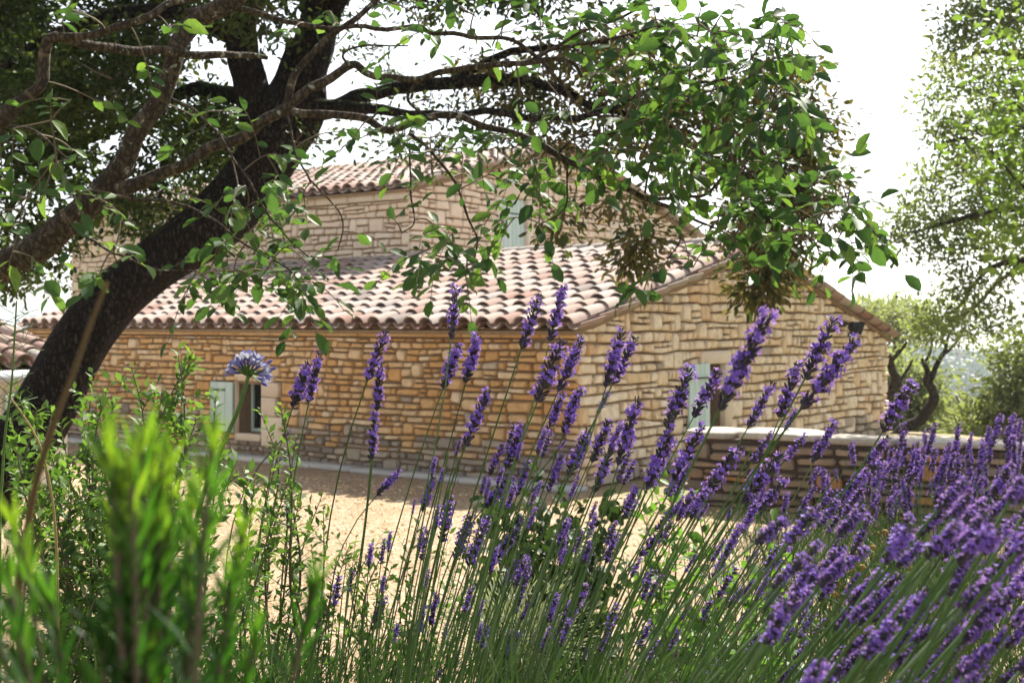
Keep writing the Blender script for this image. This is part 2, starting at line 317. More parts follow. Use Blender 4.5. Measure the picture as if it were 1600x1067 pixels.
g = Geo(); n_ = 7000; pp = np.stack([RNG.uniform(-9, 8, n_), RNG.uniform(8, 17, n_), np.full(n_, .012)], 1); cl_ = np.array([noise.noise(Vector((x * .5, y * .8, 3))) + noise.noise(Vector((x * 2, y * 2, 7))) * .6 for x, y, _ in pp])
ok = ((pp - C1) @ N1 > .5) & ((pp - GA) @ GN > .15) & (cl_ > -.05); pp = pp[ok]; n_ = len(pp); dz = rand_dir(n_) * np.array([1, 1, .25]); leaves(g, pp, dz, norm(np.array([0, 0, 1.]) + RNG.normal(0, .3, (n_, 3))), RNG.uniform(.03, .075, n_), RNG.uniform(.012, .03, n_), RNG.uniform(0, 1, n_), 'small')
tag(put('leaf_litter', g.mesh('leaf_litter', M['straw'], True), None, None, 'stuff'), 'dry tan leaves and straw scattered over the gravel court', 'leaf litter')

# ------------------------------------------------------------------ stone walls
def wob(rng, amp, length):
    u, xs_, ys_ = -1.0, [], []
    while u < length + 2: xs_.append(u); ys_.append(rng.uniform(-amp, amp)); u += rng.uniform(.18, .75)
    ph = rng.uniform(0, 6); return lambda u: float(np.interp(u, xs_, ys_)) + amp * .6 * math.sin(u * .9 + ph)
def make_stones(rng, length, top, breaks, openings, rowh, wid, gap, proud, zmin=0.0, tintf=None):
    """stones as outlines in the wall's own (u, z) plane; top(u) is the wall's height"""
    hmax = max(top(b) for b in breaks); bounds = [zmin]; fs = [lambda u: 0.0]
    while bounds[-1] < hmax:
        bounds.append(bounds[-1] + rng.uniform(*rowh)); fs.append(wob(rng, rowh[0] * .24, length))
    res = []
    def cell(u0, u1, f0, f1):
        um, W = (u0 + u1) / 2, u1 - u0
        zt = lambda u: min(f1(u), top(u) - .012)
        if zt(um) - f0(um) < .03: return
        g_ = gap * rng.uniform(.5, 1.5); j = lambda s: rng.uniform(-s, s)
        h = zt(um) - f0(um); c = min(.3 * h, .22 * W, .035); jj = min(.012, .09 * h)
        L, R_ = u0 + g_ / 2, u1 - g_ / 2
        if zt(L + c) - f0(L + c) < .02 or zt(R_ - c) - f0(R_ - c) < .02:
            if zt(L + c) < zt(R_ - c): L = um - .1 * W
            else: R_ = um + .1 * W
            if min(zt(L), zt(R_)) - f0(um) < .015: return
        B = lambda u: f0(u) + g_ / 2 + abs(j(jj)); T = lambda u: max(zt(u) - g_ / 2 - abs(j(jj)), f0(u) + .012)
        sl = j(.18) * h
        pts = [(L + c * U(.3, 1), B(L)), (um + j(.2 * W), B(um)), (R_ - c * U(.3, 1), B(R_)), (R_ - abs(j(.01)), B(R_) + c * U(.4, 1)), (R_ + sl * .3 - abs(j(.01)), T(R_) - c * U(.4, 1)),
               (R_ - c * U(.3, 1.2) + sl * .2, T(R_)), (um + j(.2 * W), T(um)), (L + c * U(.3, 1.2), T(L)), (L + abs(j(.01)), T(L) - c * U(.4, 1)), (L + abs(j(.01)), B(L) + c * U(.4, 1))]
        res.append((np.array(pts), rng.uniform(*proud), (um, (f0(um) + zt(um)) / 2), W * h, rng))
    base_f = [lambda x: bounds[0]]
    for k in range(1, len(bounds)): base_f.append(lambda x, k=k: max(bounds[k] + fs[k](x), base_f[k - 1](x) + .055 if k == 1 else bounds[k - 1] + fs[k - 1](x) + .055))
    taken = []
    for k in range(len(bounds) - 1):
        zc = (bounds[k] + bounds[k + 1]) / 2; segs = [(0.0, length)]; nxt = []
        for (a, b) in [(a, b) for (a, b, z0, z1) in openings if z0 < zc < z1] + taken: segs = [s for (p_, q_) in segs for s in ((p_, min(q_, a)), (max(p_, b), q_)) if s[1] - s[0] > .03]
        f0, f1 = base_f[k], base_f[k + 1]
        for (p_, q_) in segs:
            u = p_
            while u < q_ - .01:
                h = f1(u + .1) - f0(u + .1); W = min(max(rng.lognormvariate(math.log(wid), .45), .075), .60)
                if h < .06: W *= 1.25
                if q_ - (u + W) < .10: W = q_ - u
                um = u + W / 2; h = f1(um) - f0(um)
                if top(um) > f0(um) + .02:
                    up_open = any(a < u + W and b > u and z0 < bounds[k + 1] + .2 and z1 > bounds[k] for a, b, z0, z1 in openings)
                    if k < len(bounds) - 2 and .13 < W < .42 and rng.random() < .13 and not up_open and top(um) > bounds[k + 2]:
                        cell(u, u + W, f0, base_f[k + 2]); nxt.append((u, u + W))
                    elif h > rowh[1] * .97 and rng.random() < .4:
                        sp = rng.uniform(.35, .65); fm = lambda x, sp=sp, a_=rng.uniform(-.06, .06), um=um: f0(x) * (1 - sp) + f1(x) * sp + a_ * (x - um)
                        for ff, gg in ((f0, fm), (fm, f1)):
                            if W > .26 and rng.random() < .4: m1 = u + W * rng.uniform(.3, .7); cell(u, m1, ff, gg); cell(m1, u + W, ff, gg)
                            else: cell(u, u + W, ff, gg)
                    else: cell(u, u + W, f0, f1)
                u += W
        taken = nxt
    return res
def stone_mesh(pts, proud, o, eu, en):
    """a stone's solid: outline, bulging face, back set into the wall"""
    c = pts.mean(0); k = len(pts); o = np.asarray(o)
    def at(p2, n): return o + np.outer(p2[:, 0], eu) + np.outer(p2[:, 1], [0, 0, 1.]) + np.outer(np.broadcast_to(n, (len(p2),)), en)
    tl = U(-.012, .012); tl2 = U(-.012, .012)
    d = lambda p2: tl * np.sign(p2[:, 0] - c[0]) + tl2 * np.sign(p2[:, 1] - c[1])
    r0 = at(pts, -.05); r1 = at(pts, proud * .45); i2 = c + (pts - c) * .80 * np.array([1.06, .95]); r2 = at(i2, proud + d(i2) * .6 + RNG.uniform(-.004, .004, k))
    V = np.vstack([r0, r1, r2]); j = np.arange(k); j2 = (j + 1) % k; q = np.vstack([np.stack([b * k + j, b * k + j2, (b + 1) * k + j2, (b + 1) * k + j], 1) for b in (0, 1)])
    return np.vstack([V, r2]), [q, np.array([[3 * k + x for x in range(k)]])]
def lay_stones(items, material, limit=300, rest_name='rubble'):
    """items: (parent, verts, faces, tint, weight). The largest in view become pieces of their own, the rest one part for each wall"""
    items.sort(key=lambda t: -t[4]); rest = {}
    for k, (par, V, Fc, tint, w_) in enumerate(items):
        if k < limit:
            g = Geo(); g.add(V, Fc, tint); centred('stone', g, material, par)
        else:
            rest.setdefault(par.name, (par, Geo()))[1].add(V, Fc, tint)
    for par, g in rest.values(): put(rest_name, g.mesh(rest_name, material, True), par, None, 'stuff')
def wall_core(g, o, eu, en, top, breaks, openings, thick, tint=.5):
    cuts = sorted(set(breaks) | {x for op in openings for x in op[:2]}); o = np.asarray(o)
    for a, b in zip(cuts[:-1], cuts[1:]):
        m = (a + b) / 2; spans = [(0, None)]
        for (p_, q_, z0, z1) in openings:
            if p_ < m < q_: spans = [(0, z0), (z1, None)]
        for z0, z1 in spans:
            za, zb = (top(a), top(b)) if z1 is None else (z1, z1); ez = np.array([0, 0, 1.])
            v = [o + eu * u + en * n + ez * z for n in (-.02 - thick, -.02) for u, z in ((a, z0), (b, z0), (b, zb), (a, za))]
            g.add(v, [[(0, 3, 2, 1), (4, 5, 6, 7), (0, 1, 5, 4), (1, 2, 6, 5), (2, 3, 7, 6), (3, 0, 4, 7)]], tint)
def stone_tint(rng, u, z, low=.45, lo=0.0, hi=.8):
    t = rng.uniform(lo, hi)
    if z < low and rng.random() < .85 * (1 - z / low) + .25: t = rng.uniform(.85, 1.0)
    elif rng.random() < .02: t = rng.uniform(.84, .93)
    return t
def view_weight(p, en, area):
    px, py = scr(p); vis = 1.0 if -20 < px < 1620 and -20 < py < 1080 else .02
    v = norm(np.array([0, 0, CAMZ]) - p); return area * max(.02, float(np.dot(v, en))) / p[1] ** 2 * vis

# ------------------------------------------------------------------ clay tile roofs
def tile_verts(L, r0, r1, th, seg=7, sag=0.0):
    V = []
    for rad_in in (0, 1):
        for y, r in ((0, r0), (L, r1)):
            rr = r - th * rad_in; a = np.linspace(math.radians(8), math.radians(172), seg + 1)
            V.append(np.stack([np.cos(a) * rr, np.full(seg + 1, y), np.sin(a) * rr * .88], 1))
    k = seg + 1; f = []
    for s in range(seg):
        f += [(s, s + 1, k + s + 1, k + s), (2 * k + s + 1, 2 * k + s, 3 * k + s, 3 * k + s + 1), (s + 1, s, 2 * k + s, 2 * k + s + 1), (k + s, k + s + 1, 3 * k + s + 1, 3 * k + s)]
    f += [(0, k, 3 * k, 2 * k), (k - 1, 3 * k - 1, 4 * k - 1, 2 * k - 1)]
    V = np.vstack(V); V2, f2 = [], []                                    # every face group keeps its own corners so that the rims stay crisp
    for grp in (f[0:4 * seg:4], f[1:4 * seg:4], f[2:4 * seg:4], f[3:4 * seg:4], f[4 * seg:]):
        ids = sorted({i for q in grp for i in q}); mp = {i: len(V2) + n for n, i in enumerate(ids)}; V2 += [V[i] for i in ids]; f2 += [tuple(mp[i] for i in q) for q in grp]
    return np.array(V2), [np.array(f2)]
def tile_tint(rng): return min(1, max(0, rng.betavariate(2.4, 2.3) * 1.02 + (.12 if rng.random() < .06 else 0)))
TILE_MESH = {}
def tile_variants(rng, pitch, expo, thick=.016):
    vs = []
    for k in range(14):
        V, Fc = tile_verts(expo * 1.28, pitch * .415 * rng.uniform(.95, 1.04), pitch * .335, thick); t = (k + .5) / 14; t = min(1, max(0, t + rng.uniform(-.03, .03)))
        g = Geo(); g.add(V, Fc, t); vs.append((V, Fc, t, g.mesh('roof_tile', M['tile'], True)))
    return vs
def tile_roof(rng, parent, o, along, up, ncol, nrow, pitch, expo, keep=None, part_name='roof_tile'):
    """cover tiles in columns up a slope; returns placements (matrix, variant) plus one mesh of channel tiles"""
    along, up = norm(along), norm(up); nz = norm(np.cross(along, up)); 
    if nz[2] < 0: nz = -nz
    V, Fc = tile_verts(expo * 1.2, pitch * .36, pitch * .42, .014, 5); V = V * np.array([1, 1, -1]); Fc = [f[:, ::-1] for f in Fc]
    ch = Geo(); out_ = []
    for c in range(ncol + 1):
        for r in range(nrow):
            for cover in (0, 1):
                x = (c + (.5 if cover else 0)) * pitch
                if cover and c == ncol: continue
                base = np.asarray(o) + along * x + up * (r * expo)
                if keep and not keep(base): continue
                yaw = rng.gauss(0, .025); e = along * math.cos(yaw) + up * math.sin(yaw); f_ = up * math.cos(yaw) - along * math.sin(yaw)
                pit = -.045 + rng.gauss(0, .012); f2 = f_ * math.cos(pit) + nz * math.sin(pit); n2 = np.cross(e, f2)
                if np.dot(n2, nz) < 0: n2 = -n2
                b = base + along * rng.gauss(0, .006) + up * rng.gauss(0, .012)
                if cover:
                    b = b + nz * (.075 + rng.gauss(0, .004))
                    out_.append((b, e, f2, n2))
                else: ch.add(V @ np.stack([e, f2, n2]) + b + nz * .115, Fc, tile_tint(rng))
    return out_, ch
def lay_tiles(rng, groups, pitch, expo, limit=300):
    vs = tile_variants(rng, pitch, expo); items = []
    for parent, pl in groups:
        for b, e, f2, n2 in pl: items.append((view_weight(b, n2, 1), parent, b, e, f2, n2, min(13, int(tile_tint(rng) * 14))))
    items.sort(key=lambda t: -t[0]); rest = {}
    for k, (w_, par, b, e, f2, n2, vi) in enumerate(items):
        if k < limit:
            m = Matrix(((e[0], f2[0], n2[0], b[0]), (e[1], f2[1], n2[1], b[1]), (e[2], f2[2], n2[2], b[2]), (0, 0, 0, 1)))
            put('roof_tile', vs[vi][3], par, m)
        else: rest.setdefault(par.name, (par, Geo()))[1].add(vs[vi][0] @ np.stack([e, f2, n2]) + b, vs[vi][1], vs[vi][2])
    for par, g in rest.values(): put('far_tiles', g.mesh('far_tiles', M['tile'], True), par, None, 'stuff')
def slab(g, a, b, c, d, th, tint=.5):
    a, b, c, d = (np.asarray(x, float) for x in (a, b, c, d)); n = norm(np.cross(b - a, d - a)); n = n if n[2] > 0 else -n
    g.add([a, b, c, d, a - n * th, b - n * th, c - n * th, d - n * th], [[(0, 1, 2, 3), (7, 6, 5, 4), (0, 4, 5, 1), (1, 5, 6, 2), (2, 6, 7, 3), (3, 7, 4, 0)]], tint)
def shutter(parent, o, eu, en, u0, u1, z0, z1, n0, planks=4, bars=True):
    s = None; W = (u1 - u0) / planks; g = Geo(); frame_box(g, o, eu, en, u0, u1, n0, n0 + .018, z0, z1, .3); s = centred('shutter', g, M['shutter'], parent, smooth=False)
    for k in range(planks):
        g = Geo(); frame_box(g, o, eu, en, u0 + k * W + .003, u0 + (k + 1) * W - .003, n0 + .018, n0 + .034, z0 + .002, z1 - .002, R(), .005); centred('plank', g, M['shutter'], s, smooth=False)
    if bars:
        for zb in (z0 + (z1 - z0) * .14, z1 - (z1 - z0) * .16):
            g = Geo(); frame_box(g, o, eu, en, u0 + .02, u1 - .02, n0 + .034, n0 + .052, zb - .035, zb + .035, .4, .004); centred('crossbar', g, M['shutter'], s, smooth=False)
    for zb in (z0 + (z1 - z0) * .14, z1 - (z1 - z0) * .16):
        g = Geo(); nn_ = n0 + (.0525 if bars else .0345); frame_box(g, o, eu, en, u0 + (u1 - u0) * .3, u1 - .004, nn_, nn_ + .008, zb - .012, zb + .012); centred('hinge', g, M['black'], s, smooth=False)
    return s
def window(parent, o, eu, en, u0, u1, z0, z1, depth):
    g = Geo(); t = .05
    for a, b, c, d in ((u0, u0 + t, z0, z1), (u1 - t, u1, z0, z1), (u0 + t, u1 - t, z0, z0 + t), (u0 + t, u1 - t, z1 - t, z1)): frame_box(g, o, eu, en, a, b, -depth, -depth + .05, c, d, .2)
    wdw = centred('window', g, M['shutter'], parent, smooth=False)
    g = Geo(); frame_box(g, o, eu, en, u0 + t, u1 - t, -depth + .015, -depth + .022, z0 + t, z1 - t); centred('pane', g, M['glass'], wdw, smooth=False)

rng = random.Random(11)
# ---- the low wing
wing = thing('stone_wing', 'low honey stone wing with clay tile roof and small green shutters behind the gravel court', 'house', C1)
LW, SW, SR = 11.8, 9.5, 4.5; ZE, ZR, ZE2 = 1.93, 3.06, 1.74             # lengths; eaves, ridge and far eaves heights
gt = lambda s: ZE + (ZR - ZE) * s / SR if s < SR else ZR + (ZE2 - ZR) * (s - SR) / (SW - SR)
fo = [(5.66, 6.22, .35, 1.08)]; go = [(3.02, 3.52, .25, 1.41)]
g = Geo(); wall_core(g, C1, E1, N1, lambda u: ZE, [0, LW], fo, .45); frame_box(g, C1, E1, N1, 5.4, 6.6, -.9, -.8, .1, 1.5)
front = put('front_wall', g.mesh('front_wall', M['mortar'], False), wing)
g = Geo(); wall_core(g, C1 + E1 * .02 , E2, N2, gt, [.47, SR, SW], go, .45); frame_box(g, C1, E2, N2, 2.7, 3.9, -.9, -.8, .1, 1.6)
gable = put('gable_wall', g.mesh('gable_wall', M['mortar'], False), wing)
g = Geo(); frame_box(g, C1, E1, E2, LW - .5, LW, .5, 4.4, 0, 1.9); frame_box(g, C1, E1, E2, .5, 6.8, SW - .5, SW - .02, 0, 1.7); put('rear_wall', g.mesh('rear_wall', M['mortar'], False), wing)
items = []
jamb_f = [(fo[0][0] - .36, fo[0][1] + .02, .30, 1.09)]
for pts, pr, cen, ar, _ in make_stones(rng, LW, lambda u: ZE - .13, [0, LW], [(5.26, 6.24, .26, 1.12)], (.074, .116), .21, .018, (.02, .07)):
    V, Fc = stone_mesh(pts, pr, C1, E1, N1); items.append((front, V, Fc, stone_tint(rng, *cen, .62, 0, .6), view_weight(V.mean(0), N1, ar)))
for pts, pr, cen, ar, _ in make_stones(rng, SW, gt, [0, SR, SW], [(2.94, 3.72, .2, 1.60)], (.10, .15), .21, .016, (.022, .065)):
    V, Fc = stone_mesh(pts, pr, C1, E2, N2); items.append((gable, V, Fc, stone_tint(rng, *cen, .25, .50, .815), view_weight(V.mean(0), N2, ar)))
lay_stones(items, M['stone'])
u = 0.0                                                                 # long flat blocks under the eaves
while u < LW - .1:
    W = min(rng.uniform(.42, .8), LW - u); g = Geo(); frame_box(g, C1, E1, N1, u + .006, u + W - .006, -.1, .075 + rng.uniform(-.008, .008), ZE - .125, ZE - .005, rng.uniform(.05, .4), .018); centred('eaves_stone', g, M['stone'], front); u += W
def jamb(par, o, eu, en, u0, u1, zs, m='dressed'):
    for z0, z1, w0, w1 in zs:
        g = Geo(); frame_box(g, o, eu, en, u0 + w0, u1 + w1, -.42, .05 + U(-.006, .006), z0 + .005, z1 - .005, R(), .014); centred('jamb_stone', g, M[m], par)
jamb(front, C1, E1, N1, 5.29, 5.66, [(.18, .62, -.12, 0), (.62, .90, .06, 0), (.90, 1.12, 0, 0)], 'stone_pale')
jamb(front, C1, E1, N1, 6.225, 6.26, [(.2, 1.12, 0, 0)], 'stone_pale')
jamb(front, C1, E1, N1, 5.30, 6.26, [(1.12, 1.28, .1, 0)], 'stone_pale')
g = Geo(); frame_box(g, C1, E1, N1, 5.68, 6.215, -.40, .055, .24, .345, .4, .012); centred('window_sill', g, M['dressed'], front)
window(front, C1, E1, N1, 5.665, 6.22, .35, 1.118, .30)
shutter(front, C1, E1, N1, 6.24, 6.76, .36, 1.10, .062, 3, False)
jamb(gable, C1, E2, N2, 3.522, 3.74, [(.2, .52, 0, .06), (.52, .92, 0, 0), (.92, 1.41, 0, .03)])
jamb(gable, C1, E2, N2, 2.86, 3.70, [(1.412, 1.60, 0, 0)]); jamb(gable, C1, E2, N2, 2.96, 3.015, [(.2, 1.41, 0, 0)])
window(gable, C1, E2, N2, 3.018, 3.52, .25, 1.41, .34)
shutter(gable, C1, E2, N2, 2.44, 3.0, .24, 1.43, .062, 4)
# roof of the wing
PITCH, EXPO = .312, .40
s1 = norm(E2 * SR + np.array([0, 0, ZR - ZE])); s2 = norm(-E2 * (SW - SR) + np.array([0, 0, ZR - ZE2])); up = np.array([0, 0, 1.])
g = Geo(); vg = -.07
e0 = C1 + up * ZE + N1 * .16; e0 = e0 - up * .04
slab(g, e0 - E1 * vg * -1, e0 + E1 * LW, C1 + E2 * SR + E1 * LW + up * ZR, C1 + E2 * SR + E1 * vg + up * ZR, .05)
q2 = C1 + E2 * (SW + .05) + up * (ZE2 - .035)
slab(g, q2 + E1 * vg, C1 + E2 * SR + E1 * vg + up * ZR, C1 + E2 * SR + E1 * 6.85 + up * ZR, q2 + E1 * 6.85, .05)
roof = put('roof', g.mesh('roof', M['mortar'], False), wing)
nr1 = int(np.linalg.norm(E2 * SR + up * (ZR - ZE)) / EXPO) + 1
pl1, ch1 = tile_roof(rng, roof, e0 + N1 * .05 + E1 * (vg - .03), E1, s1, 38, nr1, PITCH, EXPO)
pl2, ch2 = tile_roof(rng, roof, q2 + E2 * .05 + E1 * (vg - .03), E1, s2, 22, 13, PITCH, EXPO)
for cgeo in (ch1, ch2): put('channel_tiles', cgeo.mesh('channel_tiles', M['tile'], True), roof, None, 'stuff')
lay_tiles(rng, [(roof, pl1), (roof, pl2)], PITCH, EXPO)
vr = tile_variants(rng, .36, .36, .018); u = vg                          # ridge tiles bedded in mortar
rp = C1 + E2 * SR + up * (ZR + .085)
while u < 6.6:
    vv = rng.choice(vr[5:13]); b = rp + E1 * u + up * rng.gauss(0, .006); e = E2
    m = Matrix(((e[0], E1[0], 0, b[0]), (e[1], E1[1], 0, b[1]), (e[2], E1[2], 1, b[2]), (0, 0, 0, 1))); put('ridge_tile', vv[3], roof, m); u += .37
g = Geo(); frame_box(g, rp - up * .07, E1, E2, 0, 6.8, -.16, .16, 0, .09); put('ridge_mortar', g.mesh('ridge_mortar', M['capstone'], False), roof)
for (pa, pb) in ((C1 + up * (ZE - .06) + N1 * .1, C1 + E2 * SR + up * (ZR - .055)), (C1 + E2 * (SW + .1) + up * (ZE2 - .06), C1 + E2 * SR + up * (ZR - .055))):
    g = Geo(); d_ = norm(pb - pa); slab(g, pa + N2 * .005, pb + N2 * .005, pb + N2 * .045, pa + N2 * .045, .035, .2); put('verge_mortar', g.mesh('verge_mortar', M['mortar'], False), roof)

# ---- the taller house behind
C2 = C1 + E2 * SR + E1 * 6.9; LM, SM, SRM = 10.6, 10.3, 4.9; ZM, ZMR, ZM2 = 4.42, 5.66, 4.02
house = thing('stone_house', 'tall pale stone house with a gabled tile roof rising behind the low wing', 'house', C2)
mt = lambda s: ZM + (ZMR - ZM) * s / SRM if s < SRM else ZMR + (ZM2 - ZMR) * (s - SRM) / (SM - SRM)
mo = [(2.62, 3.46, 2.6, 4.46), (6.75, 7.3, 3.0, 4.05)]
g = Geo(); wall_core(g, C2, E1, N1, lambda u: ZM, [0, LM], [], .45); mfront = put('front_wall', g.mesh('front_wall', M['mortar'], False), house)
g = Geo(); wall_core(g, C2 + E1 * .02, E2, N2, mt, [.47, SRM, SM], mo, .45); mgab = put('gable_wall', g.mesh('gable_wall', M['mortar'], False), house)
g = Geo(); frame_box(g, C2, E1, E2, LM - .5, LM, .5, SM - .5, 0, 4.0); frame_box(g, C2, E1, E2, .5, LM, SM - .5, SM - .02, 0, 3.95); put('rear_wall', g.mesh('rear_wall', M['mortar'], False), house)
items = []
for pts, pr, cen, ar, _ in make_stones(rng, LM, lambda u: ZM - .2, [0, LM], [(3.62, 3.80, 2.6, 3.74)], (.10, .16), .25, .016, (.02, .05), 2.3):
    V, Fc = stone_mesh(pts, pr, C2, E1, N1); items.append((mfront, V, Fc, stone_tint(rng, 0, 9), view_weight(V.mean(0), N1, ar)))
for pts, pr, cen, ar, _ in make_stones(rng, SM, mt, [0, SRM, SM], [(2.44, 3.66, 2.3, 4.7), (6.5, 7.4, 2.7, 4.2)], (.10, .17), .27, .016, (.02, .05), 2.0):
    V, Fc = stone_mesh(pts, pr, C2, E2, N2); items.append((mgab, V, Fc, stone_tint(rng, 0, 9), view_weight(V.mean(0), N2, ar)))
lay_stones(items, M['stone_pale'])
jamb(mgab, C2, E2, N2, 2.44, 2.62, [(2.4, 3.1, 0, 0), (3.1, 3.75, 0, 0), (3.75, 4.46, 0, 0)]); jamb(mgab, C2, E2, N2, 3.462, 3.66, [(2.4, 3.3, 0, 0), (3.3, 3.9, 0, 0), (3.9, 4.46, 0, 0)]); jamb(mgab, C2, E2, N2, 2.44, 3.66, [(4.462, 4.7, 0, 0)])
jamb(mgab, C2, E2, N2, 6.5, 6.75, [(2.7, 3.5, 0, 0), (3.5, 4.05, 0, 0)]); jamb(mgab, C2, E2, N2, 7.302, 7.42, [(2.7, 3.5, 0, 0), (3.5, 4.05, 0, 0)]); jamb(mgab, C2, E2, N2, 6.5, 7.42, [(4.052, 4.22, 0, 0)])
shutter(mgab, C2, E2, N2, 2.63, 3.455, 2.6, 4.455, -.06, 6, False); shutter(mgab, C2, E2, N2, 6.76, 7.29, 3.0, 4.045, -.06, 4, False)
jamb(mfront, C2, E1, N1, 3.62, 3.80, [(2.6, 3.3, 0, 0), (3.3, 3.74, 0, 0)])
u = 0.0
while u < LM - .1:                                                      # pale moulded cornice
    W = min(rng.uniform(.6, 1.0), LM - u); g = Geo(); frame_box(g, C2, E1, N1, u + .005, u + W - .005, -.1, .11, ZM - .2, ZM - .01, rng.random(), .03); centred('cornice_stone', g, M['dressed'], mfront); u += W
m1_ = norm(E2 * SRM + up * (ZMR - ZM)); m2_ = norm(-E2 * (SM - SRM) + up * (ZMR - ZM2)); g = Geo(); a0 = C2 + up * (ZM - .04) + N1 * .2; b0 = C2 + E2 * (SM + .14) + up * (ZM2 - .035); rr_ = C2 + E2 * SRM + up * ZMR
slab(g, a0 + E1 * vg, a0 + E1 * LM, rr_ + E1 * LM, rr_ + E1 * vg, .05); slab(g, b0 + E1 * vg, rr_ + E1 * vg, rr_ + E1 * LM, b0 + E1 * LM, .05)
mroof = put('roof', g.mesh('roof', M['mortar'], False), house)
pa_, ca_ = tile_roof(rng, mroof, a0 + N1 * .05 + E1 * (vg - .03), E1, m1_, 34, 13, PITCH, EXPO); pb_, cb_ = tile_roof(rng, mroof, b0 + E2 * .05 + E1 * (vg - .03), E1, m2_, 34, 14, PITCH, EXPO)
for cgeo in (ca_, cb_): put('channel_tiles', cgeo.mesh('channel_tiles', M['tile'], True), mroof, None, 'stuff')
lay_tiles(rng, [(mroof, pa_), (mroof, pb_)], PITCH, EXPO)
g = Geo(); tube(g, [rr_ + up * .05 + E1 * vg, rr_ + up * .05 + E1 * LM], .12, 8, .5); put('ridge', g.mesh('ridge', M['tile'], True), mroof)
for (p_, q_) in ((C2 + up * (ZM - .06) + N1 * .1, C2 + E2 * SRM + up * (ZMR - .055)), (C2 + E2 * (SM + .1) + up * (ZM2 - .06), C2 + E2 * SRM + up * (ZMR - .055))):
    g = Geo(); slab(g, p_ + N2 * .005, q_ + N2 * .005, q_ + N2 * .045, p_ + N2 * .045, .035, .2); put('verge_mortar', g.mesh('verge_mortar', M['mortar'], False), mroof)
g = Geo(); fl = C2 + up * (ZR + .06) + N1 * .06                          # zinc flashing where the wing's roof meets the house
slab(g, fl + E1 * .2 + N1 * .28 - up * .05, fl + E1 * 4.7 + N1 * .28 - up * .05, fl + E1 * 4.7 + up * .07, fl + E1 * .2 + up * .07, .02); put('flashing', g.mesh('flashing', M['metal'], False), house)
# ---- kerb along the wing
kerb = thing('stone_kerb', 'row of pale grey kerb slabs along the foot of the wing', 'kerb', C1 + N1 * .3)
u = -.2
while u < LW:
    W = rng.uniform(.7, 1.15); g = Geo(); a = C1 + N1 * (.10 + .05 * math.sin(u * .5)); v = []
    frame_box(g, a, E1, N1, u + .006, u + W - .006, 0, .36 + rng.uniform(-.02, .02), 0.004, .06 + rng.uniform(-.008, .008), rng.random(), .012); centred('slab', g, M['kerb'], kerb); u += W
# ---- flood light on the gable
fl = thing('flood_light', 'small black flood light fixed under the sloping verge of the wing gable', 'flood light', C1 + E2 * 7.5 + up * 1.95 + N2 * .05)
o_ = C1 + E2 * 7.52 + up * 1.97 + N2 * .04
g = Geo(); frame_box(g, o_, E2, N2, -.13, .03, .0, .06, -.05, .05, .5, .01); tube(g, [o_ + N2 * .05, o_ + N2 * .16 - up * .02, o_ + N2 * .2 - up * .03], .018, 6); put('bracket', g.mesh('bracket', M['black'], False), fl)
ax = norm(E2 * .75 + N2 * .55 - up * .35); sx = norm(np.cross(ax, up)); sy = np.cross(sx, ax); c_ = o_ + N2 * .2 + E2 * .0 - up * .04
v = [c_ + ax * t + sx * a * w_ + sy * b * h_ for t, w_, h_ in ((-.06, .07, .05), (.02, .12, .09), (.10, .14, .11)) for a, b in ((-1, -1), (1, -1), (1, 1), (-1, 1))]
g = Geo(); g.add(v, [[(k + j, k + (j + 1) % 4, k + 4 + (j + 1) % 4, k + 4 + j) for k in (0, 4) for j in range(4)] + [(3, 2, 1, 0), (8, 9, 10, 11)]]); tube(g, [c_ - sy * .12 - ax * .02, c_ - sy * .19 + ax * .0], .045, 8); put('lamp_housing', g.mesh('lamp_housing', M['black'], False), fl)
g = Geo(); g.add([c_ + ax * .104 + sx * a * .12 + sy * b * .09 for a, b in ((-1, -1), (1, -1), (1, 1), (-1, 1))], [[(0, 1, 2, 3)]]); g.add([c_ + ax * .100 + sx * a * .12 + sy * b * .09 for a, b in ((-1, -1), (1, -1), (1, 1), (-1, 1))], [[(3, 2, 1, 0)]]); put('lens', g.mesh('lens', M['lens'], False), fl)

# ---- outbuilding at the left
O3 = P(0, 583, 15.0); O3[2] = 0; shed = thing('outbuilding', 'plastered outbuilding with a low tile roof beyond the leaning oak trunk', 'outbuilding', O3)
ZS = 1.40; oo = O3 - E2 * 3
g = Geo(); wall_core(g, oo, E2, N2, lambda u: ZS, [0, 3.9], [(2.35, 2.85, .7, 1.2)], .3); frame_box(g, oo, E2, N2, .02, 3.88, -2.6, -.34, 0, ZS - .02); put('wall', g.mesh('wall', M['plaster'], False), shed)
shutter(shed, oo, E2, N2, 3.05, 3.6, .2, 1.15, .0, 5, False); g = Geo(); frame_box(g, oo, E2, N2, 2.35, 2.85, -.2, -.19, .7, 1.2); put('pane', g.mesh('pane', M['glass'], False), shed)
ss = norm(-N2 * 3.4 + up * .80); g = Geo(); r0 = oo + up * (ZS + .02) + N2 * .22
slab(g, r0 - E2 * .1, r0 + E2 * 3.98, r0 + E2 * 3.98 + ss * 2.7, r0 - E2 * .1 + ss * 2.7, .06); sroof = put('roof', g.mesh('roof', M['mortar'], False), shed)
ps_, cs_ = tile_roof(rng, sroof, r0 - E2 * .1 + up * .02, E2, ss, 13, 7, PITCH, EXPO); put('channel_tiles', cs_.mesh('channel_tiles', M['tile'], True), sroof, None, 'stuff'); lay_tiles(rng, [(sroof, ps_)], PITCH, EXPO, 150)
g = Geo(); tube(g, [r0 + N2 * .05 - E2 * .1 - up * .05, r0 + N2 * .05 + E2 * 4.0 - up * .05], .07, 8); put('gutter', g.mesh('gutter', M['metal'], True), shed)

